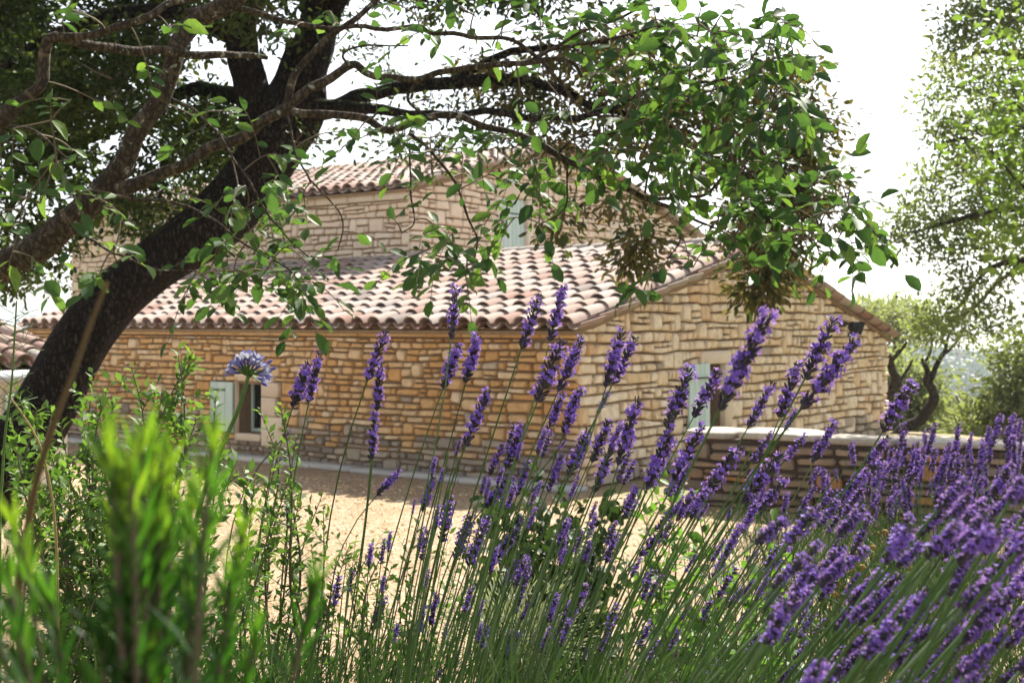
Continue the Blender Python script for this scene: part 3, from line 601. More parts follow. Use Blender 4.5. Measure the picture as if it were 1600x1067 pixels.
# ---- dry stone garden wall
gw = thing('garden_wall', 'low dry stone garden wall with pale flat cap stones beyond the lavender', 'wall', GA)
g = Geo(); frame_box(g, GA, GE, GN, .03, 8.4, -.52, -.03, -.3, .74, .5); put('core', g.mesh('core', M['dark_earth'], False), gw)
items = []
for pts, pr, cen, ar, _ in make_stones(rng, 8.5, lambda u: .74, [0, 8.5], [], (.06, .125), .27, .026, (-.01, .10)):
    V, Fc = stone_mesh(pts, pr, GA, GE, GN); items.append((gw, V, Fc, rng.random() * .95 if rng.random() < .93 else 1.0, view_weight(V.mean(0), GN, ar)))
for pts, pr, cen, ar, _ in make_stones(rng, .55, lambda u: .74, [0, .55], [], (.10, .19), .26, .028, (.0, .07)):
    V, Fc = stone_mesh(pts, pr, GA - GN * .55, GN, -GE); items.append((gw, V, Fc, rng.random() * .95, view_weight(V.mean(0), -GE, ar)))
lay_stones(items, M['drystone'], 250)
u = -.06
while u < 8.4:
    W = rng.uniform(.45, .95); k = 9; b, t = [], []; n0, n1 = -.60 + rng.uniform(-.04, .04), .06 + rng.uniform(-.05, .05); zz = .735 + rng.uniform(0, .045); th = rng.uniform(.035, .075)
    for q in range(12):
        an = q / 12 * 2 * math.pi; sx_, sy_ = np.sign(math.cos(an)) * abs(math.cos(an)) ** .45, np.sign(math.sin(an)) * abs(math.sin(an)) ** .45
        p_ = GA + GE * (u + W / 2 + sx_ * (W / 2 - .012) + rng.uniform(-.012, .012)) + GN * ((n0 + n1) / 2 + sy_ * (n1 - n0) / 2 + rng.uniform(-.02, .02)); b.append(p_ + up * zz); t.append(p_ + up * (zz + th + rng.uniform(-.012, .012)))
    b, t = np.array(b), np.array(t); i_ = t.mean(0) + (t - t.mean(0)) * .9 + up * .012; j = np.arange(12); j2 = (j + 1) % 12
    g = Geo(); g.add(np.vstack([b, t, i_]), [np.vstack([np.stack([s * 12 + j, s * 12 + j2, s * 12 + 12 + j2, s * 12 + 12 + j], 1) for s in (0, 1)]), np.array([[24 + x for x in range(12)]]), np.array([list(range(11, -1, -1))])], rng.random())
    centred('cap_stone', g, M['capstone'], gw); u += W

# ------------------------------------------------------------------ trees
def limb(g, pts, sides=8, rough=.08, sub=6, jit=0.0, tint=.5):
    """pts: (px, py, depth, width in photo pixels)"""
    p = np.array([P(a, b, d) for a, b, d, _ in pts]); r = np.array([w_ / 2 / F * d for _, _, d, w_ in pts])
    q = catmull(np.hstack([p, r[:, None]]), sub); c = q[:, :3].copy()
    if jit: c += np.array([[noise.noise(Vector(x * 3 / max(jit, .01) * .05)), noise.noise(Vector(x * 3 / max(jit, .01) * .05 + np.array([9, 0, 0]))), noise.noise(Vector(x * 3 / max(jit, .01) * .05 + np.array([0, 9, 0])))] for x in c]) * jit
    tube(g, c, np.maximum(q[:, 3], .0008), sides, tint, rough); return c
def cloud(g, clumps, size, tone=(0, 1), shape='oak', aspect=.5, sub_s=.10, per=26, twigs=None, droop=0.0, mat=0):
    """clumps: centre, radii, number of leaves; leaves gather in tufts on the ends of short twigs"""
    for c, r, n in clumps:
        c, r = np.asarray(c, float), np.asarray(r, float); k = max(3, int(n / per))
        dd = rand_dir(k); rad = RNG.uniform(0, 1, k) ** .45; cen = c + dd * rad[:, None] * r
        ts = np.clip(RNG.normal(.5, .28, k), 0, 1)
        if twigs is not None:
            for x in cen[::2]:
                m = c + (x - c) * .35 + RNG.normal(0, .05, 3); tube(twigs, [m, (m + x) / 2 + RNG.normal(0, .03, 3), x], [.008, .006, .003], 3, .5, cap=False)
        m = RNG.poisson(per, k); idx = np.repeat(np.arange(k), m); N = len(idx)
        pos = cen[idx] + RNG.normal(0, sub_s, (N, 3)) * np.array([1, 1, .8]); d = norm(pos - cen[idx] + RNG.normal(0, .06, (N, 3)) + np.array([0, 0, -droop]))
        nr = norm(np.array([0, 0, 1.]) + RNG.normal(0, .75, (N, 3)))
        L = size * RNG.uniform(.65, 1.3, N); t = np.clip(ts[idx] + RNG.normal(0, .18, N), 0, 1) * (tone[1] - tone[0]) + tone[0]
        leaves(g, pos, d, nr, L, L * aspect, t, shape, mat)
def ell(px, py, rx, ry, d, rd, n): return (P(px, py, d), (rx / F * d, rd, ry / F * d), n)

# ---- the big leaning oak
D = 9.6
oak = thing('oak_tree', 'big dark oak with leaning furrowed trunk shading the gravel court', 'tree', P(-150, 900, D))
g = Geo(); limb(g, [(-200, 960, D, 207), (-110, 870, D, 135), (-20, 765, D, 106), (58, 655, D, 99), (112, 560, D, 90), (170, 478, D, 86), (250, 408, D, 88), (330, 352, D, 90), (392, 285, D, 91), (432, 218, D, 95), (458, 165, D, 100), (475, 110, D, 70)], 22, .13, 8)
put('trunk', g.mesh('trunk', M['oak_bark'], True), oak)
for L_ in ([(425, 235, D, 80), (405, 170, D, 62), (382, 95, D, 52), (375, 30, D, 50), (385, -60, D, 44), (410, -160, D + .2, 34)],
           [(468, 150, D, 88), (488, 70, D, 66), (515, 0, D, 58), (560, -70, D - .2, 46), (640, -150, D - .3, 30)],
           [(455, 190, D, 50), (530, 165, D - .2, 29), (600, 140, D - .3, 22), (700, 133, D - .4, 21), (790, 124, D - .5, 20), (850, 133, D - .5, 17), (930, 165, D - .5, 12), (1040, 200, D - .5, 11), (1150, 235, D - .5, 8), (1240, 300, D - .5, 5)],
           [(520, 165, D - .2, 22), (640, 180, D - .7, 15), (760, 178, D - .9, 11), (900, 185, D - 1, 11), (1020, 140, D - 1, 8), (1150, 120, D - 1, 5)],
           [(700, 133, D - .4, 16), (800, 80, D - .2, 12), (920, 70, D - .1, 9), (1040, 40, D, 6)],
           [(1040, 200, D - .5, 10), (1130, 270, D - .6, 8), (1180, 360, D - .6, 6), (1200, 430, D - .6, 4)],
           [(375, 60, D, 34), (270, 20, D - .3, 26), (150, 30, D - .6, 20), (40, 80, D - .8, 14), (-60, 160, D - .8, 10)],
           [(400, 160, D, 30), (300, 140, D + .6, 22), (190, 190, D + .9, 18), (90, 250, D + 1, 14), (20, 320, D + 1.1, 10), (10, 400, D + 1.2, 6), (20, 450, D + 1.2, 3)]):
    g = Geo(); limb(g, L_, 10, .12, 6, .03); put('limb', g.mesh('limb', M['oak_bark'], True), oak)
tw = Geo(); g = Geo()
cl = []
for k in range(64):                                                        # dense crown over the left of the court
    x, y = U(-160, 520), U(-190, 330)
    if x > 380 and y > 60: continue
    if x + y * .8 > 640: continue
    cl.append(ell(x, y, 95, 75, D + U(-1.0, 1.9), .5, 1050))
cl += [ell(60, 380, 80, 55, D + 1, .5, 700), ell(20, 440, 60, 40, D + 1.2, .4, 600), ell(150, 330, 90, 60, D + 1.3, .5, 600), ell(250, 290, 60, 50, D + 1.3, .4, 300), ell(215, 350, 40, 40, D + 1, .3, 250), ell(300, 200, 70, 60, D + 1.3, .4, 320)]
for k in range(22): cl.append(ell(U(520, 980), U(-170, -10), 100, 60, D + U(-.8, .8), .5, 420))
cloud(g, cl, .060, (0, .8), 'oak', .55, .085, 34, tw)
cloud(g, [ell(560, 60, 60, 45, D, .3, 160), ell(600, 110, 50, 30, D, .3, 120), ell(500, 215, 70, 40, D - .3, .3, 170), ell(620, 205, 60, 40, D - .4, .3, 200), ell(690, 165, 60, 40, D - .4, .3, 260), ell(660, 240, 50, 30, D - .5, .3, 240), ell(750, 215, 70, 45, D - .5, .3, 320), ell(840, 190, 70, 50, D - .5, .3, 340)], .05, (.1, .8), 'oak', .5, .09, 22, tw)
put('crown', g.mesh('crown', M['oak_leaf'], True), oak, None, 'stuff')
g = Geo()                                                                  # the right of the crown hangs with spent brown catkins
cb = [ell(*a) for a in ((880, 90, 80, 50, D, .3, 320), (980, 60, 80, 50, D, .3, 330), (950, 140, 90, 50, D - .4, .3, 400), (1050, 150, 90, 55, D - .5, .3, 460), (1150, 170, 80, 55, D - .5, .3, 420), (1220, 130, 60, 50, D - .4, .3, 260), (1265, 190, 45, 40, D - .5, .25, 280), (1250, 260, 55, 40, D - .5, .25, 340),
      (1180, 265, 60, 45, D - .6, .3, 380), (1110, 235, 60, 40, D - .6, .3, 260), (1240, 320, 55, 38, D - .6, .25, 360), (1175, 340, 45, 40, D - .6, .25, 300), (1210, 395, 48, 38, D - .6, .25, 420), (1195, 445, 36, 32, D - .6, .2, 330), (1285, 295, 30, 26, D - .5, .2, 130), (1000, 215, 70, 35, D - .6, .3, 240), (900, 225, 60, 35, D - .6, .3, 220),
      (820, 150, 60, 30, D - .4, .3, 220), (760, 120, 60, 30, D - .3, .3, 180), (1000, 375, 20, 26, D - 1, .12, 150), (985, 410, 22, 14, D - 1, .12, 110), (878, 352, 22, 18, D - 1, .12, 110), (960, 320, 25, 16, D - 1, .12, 70), (1060, 290, 40, 20, D - .8, .2, 90))]
cloud(g, [(a, b, int(c * 1.9)) for a, b, c in cb], .064, (0, 1), 'oak', .45, .085, 22, tw, .08)
put('catkin_foliage', g.mesh('catkin_foliage', M['oak_brown'], True), oak, None, 'stuff')
put('twigs', tw.mesh('twigs', M['twig'], False), oak, None, 'stuff')

# ---- the nearer broad-leaved tree whose boughs hang into the view
N_ = 3.5
near = thing('broadleaf_tree', 'slender smooth-barked tree with rounded green leaves hanging in front of the oak', 'tree', P(-950, 1100, N_))
samples = []
def bough(pts, name='bough', sides=9, rough=.10, jit=.016):
    pts = [(a, b, d, w_ * (.82 if w_ < 25 else 1)) for a, b, d, w_ in pts]; g = Geo(); c = limb(g, pts, sides, rough, 6, jit); samples.append(c[len(c) // 8:]); return put(name, g.mesh(name, M['cherry_bark'], True), near)
bough([(-950, 1130, N_, 190), (-900, 900, N_, 140), (-760, 760, N_, 115), (-560, 690, N_, 92)], 'trunk', 14, .1)
bough([(-560, 690, N_, 92), (-340, 590, N_, 74), (-120, 480, N_, 60), (0, 422, N_, 52), (90, 362, N_, 44), (165, 290, N_, 38), (215, 212, N_, 32), (262, 130, N_, 30), (285, 60, N_, 30), (318, 22, N_, 30), (375, -8, N_, 26), (450, -60, N_, 20)])
bough([(160, 300, N_, 30), (240, 275, N_, 24), (330, 236, N_, 22), (410, 195, N_, 22), (445, 168, N_, 21), (500, 130, N_, 18), (548, 104, N_, 16), (575, 118, N_, 14), (640, 122, N_ - .1, 13), (700, 112, N_ - .1, 12), (790, 100, N_ - .2, 11), (880, 94, N_ - .2, 9), (912, 122, N_ - .2, 6)])
bough([(440, 168, N_, 18), (480, 176, N_, 15), (560, 184, N_, 15), (610, 200, N_, 14), (690, 180, N_, 13), (790, 206, N_, 13), (870, 238, N_, 13), (945, 285, N_, 12), (1010, 308, N_, 10), (1060, 335, N_, 7), (1105, 352, N_, 5)])
bough([(1005, 306, N_, 7), (1060, 310, N_, 7), (1095, 308, N_, 6), (1130, 270, N_, 5), (1168, 205, N_, 4)])
bough([(-60, 230, N_ - .3, 40), (0, 190, N_ - .3, 34), (40, 158, N_ - .3, 24), (62, 130, N_ - .3, 22), (70, 85, N_ - .3, 22), (95, 60, N_ - .3, 20), (150, 70, N_ - .2, 18), (240, 82, N_ - .1, 17), (330, 90, N_, 15), (415, 92, N_ + .1, 9)])
bough([(92, 60, N_ - .3, 15), (180, 45, N_ - .3, 15), (235, 18, N_ - .3, 14), (330, -10, N_ - .2, 13), (420, -50, N_ - .2, 11)])
bough([(290, 20, N_, 18), (380, 10, N_, 11), (450, 33, N_, 10), (540, 40, N_, 9), (640, 46, N_ - .1, 9), (740, 56, N_ - .2, 9), (800, 62, N_ - .2, 8), (840, 88, N_ - .2, 8), (880, 130, N_ - .2, 7), (920, 175, N_ - .2, 5), (960, 190, N_ - .2, 4)])
bough([(445, 165, N_, 16), (470, 110, N_, 14), (510, 60, N_, 12), (560, 25, N_, 11), (610, -20, N_, 10), (700, -70, N_, 9)])
bough([(690, 112, N_ - .1, 9), (660, 130, N_, 7), (640, 160, N_, 6), (690, 190, N_, 4)])
bough([(790, 104, N_ - .2, 8), (860, 80, N_ - .2, 7), (920, 45, N_ - .2, 6), (1000, 15, N_ - .2, 5)]); bough([(860, 80, N_ - .2, 6), (960, 55, N_ - .2, 5), (1060, 50, N_ - .2, 4), (1120, 90, N_ - .2, 3)])
bough([(870, 240, N_, 5), (905, 212, N_, 4), (980, 204, N_, 4), (1060, 165, N_, 4), (1125, 140, N_, 3)]); bough([(1010, 300, N_, 5), (1025, 230, N_, 4), (1040, 170, N_, 3), (1050, 130, N_, 3)])
bough([(640, 205, N_, 7), (690, 255, N_, 6), (722, 310, N_, 5), (745, 370, N_, 4), (742, 410, N_, 3)]); bough([(640, 230, N_, 4), (642, 290, N_, 4), (648, 345, N_, 3), (625, 365, N_, 2)])
bough([(890, 248, N_, 5), (888, 290, N_, 4), (884, 322, N_, 3), (850, 345, N_, 2)]); bough([(1062, 340, N_, 4), (1060, 380, N_, 3), (1040, 412, N_, 2)]); bough([(1100, 350, N_, 4), (1180, 380, N_, 3), (1260, 370, N_, 2)])
bough([(165, 300, N_, 9), (290, 325, N_ - .1, 5), (400, 390, N_ - .2, 4), (470, 440, N_ - .2, 3)]); bough([(270, 150, N_, 6), (330, 200, N_ - .1, 5), (400, 300, N_ - .2, 4), (440, 370, N_ - .2, 3), (480, 400, N_ - .2, 2)])
bough([(480, 280, N_, 4), (520, 320, N_, 3), (538, 350, N_, 3), (525, 395, N_, 2)]); bough([(445, 175, N_, 4), (465, 240, N_, 4), (482, 285, N_, 4)])
bough([(100, 350, N_, 7), (140, 375, N_ - .1, 5), (210, 410, N_ - .2, 4), (300, 425, N_ - .2, 2)]); bough([(-10, 190, N_ - .2, 8), (60, 210, N_ - .3, 6), (110, 250, N_ - .3, 4)])
bough([(545, 106, N_, 6), (536, 88, N_, 5), (560, 78, N_, 4), (640, 70, N_, 3)])
# sprigs: (px, py, rx, ry, depth, depth spread, sprigs)
SPR = [(1150, 60, 90, 55, 3.3, .25, 20), (1060, 80, 90, 60, 3.4, .3, 16), (1180, 150, 70, 60, 3.3, .25, 18), (1090, 180, 80, 60, 3.4, .3, 18), (1000, 130, 80, 60, 3.4, .3, 11), (980, 40, 80, 40, 3.4, .25, 12), (1000, 230, 70, 50, 3.4, .25, 10), (1060, 250, 60, 40, 3.4, .25, 10),
       (1200, 220, 45, 40, 3.3, .2, 7), (1150, 350, 50, 40, 3.35, .2, 12), (1190, 300, 50, 40, 3.35, .2, 9), (1300, 310, 40, 60, 3.3, .2, 14), (1335, 370, 30, 30, 3.3, .15, 6), (1250, 370, 50, 25, 3.3, .2, 7), (1020, 430, 22, 45, 3.2, .08, 2), (1085, 410, 18, 20, 3.2, .1, 2),
       (860, 30, 80, 40, 3.4, .2, 10), (740, 25, 80, 35, 3.4, .2, 9), (640, 30, 70, 35, 3.4, .2, 6), (880, 140, 70, 40, 3.4, .2, 7), (780, 250, 70, 45, 3.5, .2, 13), (850, 250, 60, 45, 3.5, .2, 12), (930, 270, 50, 35, 3.5, .2, 9), (700, 240, 60, 40, 3.5, .2, 9), (620, 200, 55, 30, 3.5, .2, 8),
       (560, 195, 40, 30, 3.5, .2, 5), (760, 330, 50, 40, 3.5, .2, 9), (850, 320, 45, 35, 3.5, .2, 7), (730, 400, 45, 35, 3.4, .15, 10), (690, 425, 30, 25, 3.4, .15, 5), (620, 395, 45, 20, 3.4, .15, 5), (590, 350, 45, 20, 3.4, .15, 3), (690, 365, 30, 20, 3.4, .15, 4),
       (390, 330, 50, 45, 3.3, .2, 11), (450, 400, 60, 40, 3.3, .2, 13), (400, 440, 60, 30, 3.3, .15, 9), (320, 430, 40, 25, 3.3, .15, 5), (480, 450, 40, 25, 3.3, .15, 6), (350, 380, 30, 30, 3.3, .15, 4), (440, 290, 40, 30, 3.4, .2, 5), (330, 190, 40, 30, 3.5, .2, 4),
       (60, 250, 70, 60, 3.2, .2, 8), (110, 170, 60, 50, 3.2, .2, 4), (60, 320, 70, 40, 3.2, .2, 6), (150, 400, 50, 30, 3.3, .15, 6), (200, 330, 40, 30, 3.4, .15, 4), (120, 40, 50, 30, 3.1, .2, 3), (230, 60, 60, 40, 3.3, .2, 3), (480, 30, 50, 30, 3.5, .2, 4), (30, 400, 40, 30, 3.2, .15, 3), (410, 240, 60, 40, 3.5, .2, 4)]
starts = []
for (px, py, rx, ry, d, rd, n) in SPR:
    for _ in range(max(1, int(n * (1.3 if px > 960 else .72 if 540 < px and py > 100 else .85)))):
        a, r_ = U(0, 6.28), math.sqrt(R()); starts.append(P(px + math.cos(a) * rx * r_, py + math.sin(a) * ry * r_, d + U(-rd, rd)))
S = np.vstack(samples); starts.sort(key=lambda p_: np.min(np.sum((S - p_) ** 2, 1)))
tw = Geo(); LP = []                                                        # leaf placements
for p0 in starts:
    k = np.argmin(np.sum((S - p0) ** 2, 1)); a = S[k]; dist = np.linalg.norm(p0 - a)
    if dist > .02:
        t = np.linspace(0, 1, 5)[:, None]; mid = (a + p0) / 2 + RNG.normal(0, .08 * dist, 3) + np.array([0, 0, .1 * dist])
        c = a * (1 - t) ** 2 + 2 * mid * t * (1 - t) + p0 * t ** 2; tube(tw, c, np.linspace(.0026, .0016, 5), 4, .5, cap=False); S = np.vstack([S, c[1:]])
    dr = norm(norm(p0 - a + 1e-3) * .7 + RNG.normal(0, .6, 3) + np.array([0, 0, -.25])); L = U(.07, .15); n = random.randint(4, 7)
    t = np.linspace(0, 1, 5)[:, None]; e = p0 + dr * L + np.array([0, 0, -.02]); c = p0 * (1 - t) ** 2 + 2 * (p0 + dr * L * .5 + np.array([0, 0, .012])) * t * (1 - t) + e * t ** 2
    tube(tw, c, np.linspace(.0016, .0008, 5), 4, .8, cap=False); sd_ = norm(np.cross(dr, [0, 0, 1.]) + 1e-6)
    for q in range(n):
        f = (q + .6) / n; pos = c[min(4, int(f * 4.99))]; sgn = 1 if q % 2 else -1
        d = norm(dr * .55 + sd_ * sgn * .8 + RNG.normal(0, .25, 3) + np.array([0, 0, -.30])) if q < n - 1 else dr
        LP.append((pos, d, norm(np.array([0, 0, .8]) + np.array([0, -.35, 0]) + RNG.normal(0, .45, 3)), min(.068, max(.024, random.gauss(.047, .011))), np.clip(random.gauss(.45, .3), 0, 1)))
put('twigs', tw.mesh('twigs', M['twig'], False), near, None, 'stuff')
LM_ = []
for k in range(10):
    g = Geo(); leaves(g, [(0, 0, 0)], [(1, 0, 0)], [(0, 0, 1.)], 1, U(.48, .62), (k + .5) / 10, 'ovate'); v = g.v[0]; v[:, 2] += -U(-.1, .5) * v[:, 0] ** 2 + U(-.35, .35) * v[:, 0] * v[:, 1]; LM_.append(g.mesh('leaf', M['broad_leaf'], True))
def vis(p_): x, y = scr(p_); return 0 < x < 1600 and 0 < y < 1067
LP.sort(key=lambda t: -(t[3] / t[0][1]) * (1 if vis(t[0]) else .01))
def put_leaf(par, meshes, pos, d, nr, L, t):
    d = norm(d); s_ = norm(np.cross(nr, d)); n2 = np.cross(d, s_)
    put('leaf', meshes[min(len(meshes) - 1, int(t * len(meshes)))], par, Matrix(((d[0] * L, s_[0] * L, n2[0] * L, pos[0]), (d[1] * L, s_[1] * L, n2[1] * L, pos[1]), (d[2] * L, s_[2] * L, n2[2] * L, pos[2]), (0, 0, 0, 1))))
for l in LP[:300]: put_leaf(near, LM_, *l)
g = Geo(); rest = LP[300:]; leaves(g, [l[0] for l in rest], np.array([l[1] for l in rest]), np.array([l[2] for l in rest]), np.array([l[3] for l in rest]), np.array([l[3] for l in rest]) * .55, np.array([l[4] for l in rest]), 'ovate')
put('foliage', g.mesh('foliage', M['broad_leaf'], True), near, None, 'stuff')

# ---- trees beyond the wall on the right
def tree(name, label, base, trunk, limbs, clumps, leaf, bark_, size, aspect=.5, sub_s=.16, per=24, tone=(0, 1), shape='oak', group=None):
    t = thing(name, label, 'tree', base, group); g = Geo(); limb(g, trunk, 12, .14, 7, .05); put('trunk', g.mesh('trunk', bark_, True), t)
    for L_ in limbs: g = Geo(); limb(g, L_, 8, .1, 6, .05); put('limb', g.mesh('limb', bark_, True), t)
    g, tw = Geo(), Geo(); cloud(g, clumps, size, tone, shape, aspect, sub_s, per, tw); put('crown', g.mesh('crown', leaf, True), t, None, 'stuff'); put('twigs', tw.mesh('twigs', bark_, False), t, None, 'stuff'); return t
gz = lambda px, d: P(px, 0, d) * np.array([1, 1, 0]) + np.array([0, 0, float(ground((px - CX) / F * d, d)) - .05])
gy_ = lambda px, d: HY - (gz(px, d)[2] - CAMZ) / d * F                     # photo row of the ground there
D = 17.5
cl = []
for (x, y, rx, ry, n) in ((1560, 20, 90, 60, 900), (1500, 60, 50, 50, 420), (1640, 60, 90, 80, 800), (1480, 130, 40, 50, 330), (1550, 150, 70, 60, 650), (1620, 180, 80, 60, 700), (1490, 210, 45, 40, 360), (1540, 260, 60, 50, 520), (1470, 280, 40, 35, 300), (1610, 290, 60, 50, 560),
     (1440, 340, 45, 32, 330), (1500, 340, 55, 38, 480), (1410, 370, 35, 22, 190), (1570, 360, 55, 40, 440), (1480, 390, 50, 25, 260), (1640, 380, 50, 40, 300), (1590, 420, 50, 22, 200), (1530, 450, 45, 25, 200), (1500, 480, 40, 24, 190), (1470, 500, 36, 26, 170), (1540, 500, 28, 24, 130), (1700, 100, 120, 150, 1200), (1720, 320, 100, 120, 700), (1600, -80, 150, 70, 1100), (1500, -60, 80, 60, 500)):
    cl.append(ell(x, y, rx, ry, D + U(-.8, .8), .7, int(n * 1.8)))
tree('evergreen_oak', 'tall airy oak with a grey green crown reaching over the garden wall', gz(1760, D), [(1760, gy_(1760, D) + 5, D, 75), (1745, 640, D, 60), (1720, 560, D, 56), (1715, 480, D, 50), (1705, 380, D, 42), (1690, 250, D, 34), (1660, 120, D, 26), (1640, 0, D, 16)],
     [[(1715, 470, D, 30), (1660, 425, D, 20), (1600, 408, D, 11), (1555, 415, D, 8), (1525, 440, D, 6), (1490, 490, D, 4)], [(1705, 380, D, 26), (1640, 330, D, 14), (1560, 330, D, 10), (1480, 350, D, 7), (1420, 360, D, 4)], [(1690, 250, D, 20), (1620, 200, D, 12), (1540, 210, D, 8), (1480, 220, D, 5)], [(1665, 130, D, 16), (1600, 90, D, 10), (1520, 80, D, 6)], [(1600, 410, D, 8), (1560, 440, D, 6), (1520, 480, D, 5), (1480, 505, D, 3)]],
     cl, M['right_oak'], M['dark_bark'], .085, .52, .12, 38)
D = 13.5
cl = [ell(x, y, rx, ry, D + U(-.4, .4), .4, n) for (x, y, rx, ry, n) in ((1570, 210, 50, 32, 150), (1600, 160, 40, 40, 140), (1590, 270, 50, 30, 150), (1530, 230, 35, 22, 90), (1600, 340, 40, 35, 130), (1560, 320, 40, 24, 90), (1580, 100, 25, 25, 50), (1650, 230, 60, 110, 420), (1590, 20, 30, 20, 60), (1595, 390, 30, 20, 60))]
tree('young_tree', 'bright yellow green leafy branches in front of the tall airy oak', gz(1720, D), [(1720, gy_(1720, D) + 5, D, 26), (1705, 600, D, 22), (1690, 450, D, 19), (1675, 300, D, 15), (1660, 150, D, 10)], [[(1690, 450, D, 9), (1650, 370, D, 7), (1600, 290, D, 5), (1540, 235, D, 3)], [(1675, 320, D, 8), (1630, 230, D, 6), (1590, 160, D, 3)]], cl, M['bright_leaf'], M['dark_bark'], .10, .62, .16, 14, (0, 1), 'ovate')
D = 23
tree('twisted_oak', 'small oak with a black twisted trunk rising just behind the garden wall', gz(1400, D), [(1395, gy_(1395, D) + 4, D, 26), (1412, 672, D, 19), (1434, 658, D, 17), (1450, 640, D, 17), (1458, 620, D, 16), (1454, 606, D, 15), (1447, 595, D, 13), (1450, 580, D, 14)],
     [[(1450, 592, D, 12), (1458, 580, D, 9), (1468, 562, D, 8), (1478, 540, D, 6), (1486, 520, D, 4)], [(1450, 590, D, 11), (1444, 572, D, 8), (1440, 560, D, 5)], [(1472, 555, D, 5), (1490, 538, D, 4), (1504, 524, D, 3)], [(1442, 572, D, 4), (1452, 552, D, 4), (1456, 525, D, 3), (1460, 495, D, 2)]],
     [ell(x, y, rx, ry, D, .8, n) for (x, y, rx, ry, n) in ((1450, 525, 40, 30, 320), (1485, 500, 40, 28, 300), (1440, 490, 34, 26, 240), (1500, 465, 36, 24, 220), (1510, 520, 26, 18, 120), (1525, 540, 18, 16, 70))], M['right_oak'], M['dark_bark'], .08, .5, .16, 22, (.2, 1))
D = 25
tree('twisted_oak', 'black crooked oak trunk close against the corner of the wing gable', gz(1372, D), [(1374, gy_(1374, D) + 4, D, 24), (1376, 640, D, 16), (1388, 618, D, 16), (1400, 600, D, 17), (1395, 582, D, 12), (1393, 565, D, 11), (1384, 552, D, 11), (1376, 540, D, 8)],
     [[(1394, 566, D, 8), (1405, 552, D, 6), (1416, 535, D, 4)], [(1384, 552, D, 7), (1378, 530, D, 6), (1388, 510, D, 4), (1400, 490, D, 3)], [(1404, 596, D, 5), (1420, 575, D, 5), (1426, 560, D, 3)]],
     [ell(x, y, rx, ry, D, 1, n) for (x, y, rx, ry, n) in ((1380, 490, 36, 22, 300), (1405, 478, 34, 22, 300), (1360, 505, 30, 18, 160), (1425, 500, 24, 18, 140), (1345, 490, 30, 12, 110))], M['olive_leaf'], M['dark_bark'], .08, .4, .18, 24)
LB = ['rounded grey green oak behind the garden wall at the foot of the tall airy oak', 'pale grey green tree standing behind the two twisted oak trunks', 'olive green tree beyond the twisted oaks with the far hill over it', 'pale tree far behind the roof verge of the wing gable', 'dusty green tree between the twisted trunks and the valley', 'dense olive green tree rising above the cap stones']
for k, (px, d, clm) in enumerate([(1610, 27, [(1600, 640, 50, 34, 700), (1650, 600, 60, 60, 900), (1590, 590, 34, 24, 330), (1560, 655, 44, 26, 500), (1600, 550, 34, 24, 260), (1575, 620, 30, 20, 260), (1610, 505, 30, 24, 160), (1530, 668, 40, 18, 330), (1575, 565, 20, 16, 90)]), (1420, 34, [(1420, 640, 50, 45, 1500), (1400, 600, 34, 40, 700), (1440, 600, 36, 40, 620), (1380, 660, 40, 30, 600)]),
      (1500, 38, [(1480, 672, 50, 22, 700), (1530, 668, 50, 22, 700), (1500, 655, 30, 14, 200)]), (1400, 42, [(1370, 490, 44, 22, 600), (1420, 490, 34, 20, 420), (1400, 520, 40, 24, 380), (1340, 500, 30, 16, 260)]), (1440, 46, [(1420, 650, 40, 26, 700), (1455, 655, 34, 18, 330)]), (1560, 31, [(1560, 668, 50, 22, 600), (1585, 640, 30, 20, 260)])]):
    tree('background_tree', LB[k], gz(px, d), [(px, gy_(px, d) + 3, d, 16), (px + 4, (gy_(px, d) + clm[0][1]) / 2, d, 12), (px - 3, clm[0][1], d, 8), (px, clm[0][1] - 30, d, 4)], [], [ell(x, y, rx, ry, d, 1.4, int(n * 1.7)) for x, y, rx, ry, n in clm], M['olive_leaf'] if k in (1, 3, 4) else M['sunny_leaf'], M['dark_bark'], .10 + .002 * d, .5, .24, 26, (.1, 1), group='trees beyond the garden wall')
# ---- far wooded hill
g = Geo(); n_ = 3600; yy = 400 + 520 * RNG.uniform(0, 1, n_) ** .8; xx = RNG.uniform(.14, .60, n_) * yy; cen = np.stack([xx, yy, ground(xx, yy) + 2.2], 1); rr = RNG.uniform(2.2, 5.0, n_)
per = 34; idx = np.repeat(np.arange(n_), per); N = len(idx); dd = rand_dir(N); pos = cen[idx] + dd * (rr[idx] * RNG.uniform(.7, 1, N))[:, None]
leaves(g, pos, rand_dir(N), norm(dd + RNG.normal(0, .3, (N, 3))), 2.6, 2.2, np.clip(RNG.normal(.5, .25, n_)[idx] + RNG.normal(0, .1, N), 0, 1), 'small')
tag(put('far_wood', g.mesh('far_wood', M['wood_leaf'], True), None, None, 'stuff'), 'blue green wooded hillside far across the valley', 'wood')
tp = P(1498, 572, 780); tp[2] = float(ground(tp[0], tp[1])); bt = thing('bell_tower', 'slim pointed bell tower on the crest of the far hill', 'tower', tp)
th = CAMZ - (562 - HY) / F * 780 - tp[2]; th = max(th, 6.0); g = Geo(); frame_box(g, tp, np.array([1., 0, 0]), np.array([0, -1., 0]), -1.3, 1.3, -1.3, 1.3, -1, th, .5); put('tower_shaft', g.mesh('tower_shaft', M['drystone'], False), bt)
g = Geo(); b_ = tp + up * (th + .003); g.add([b_ + np.array([a, b, 0]) * 1.5 for a, b in ((-1, -1), (1, -1), (1, 1), (-1, 1))] + [b_ + up * 9], [[(0, 1, 4), (1, 2, 4), (2, 3, 4), (3, 0, 4)], [(3, 2, 1, 0)]]); put('spire', g.mesh('spire', M['drystone'], False), bt)

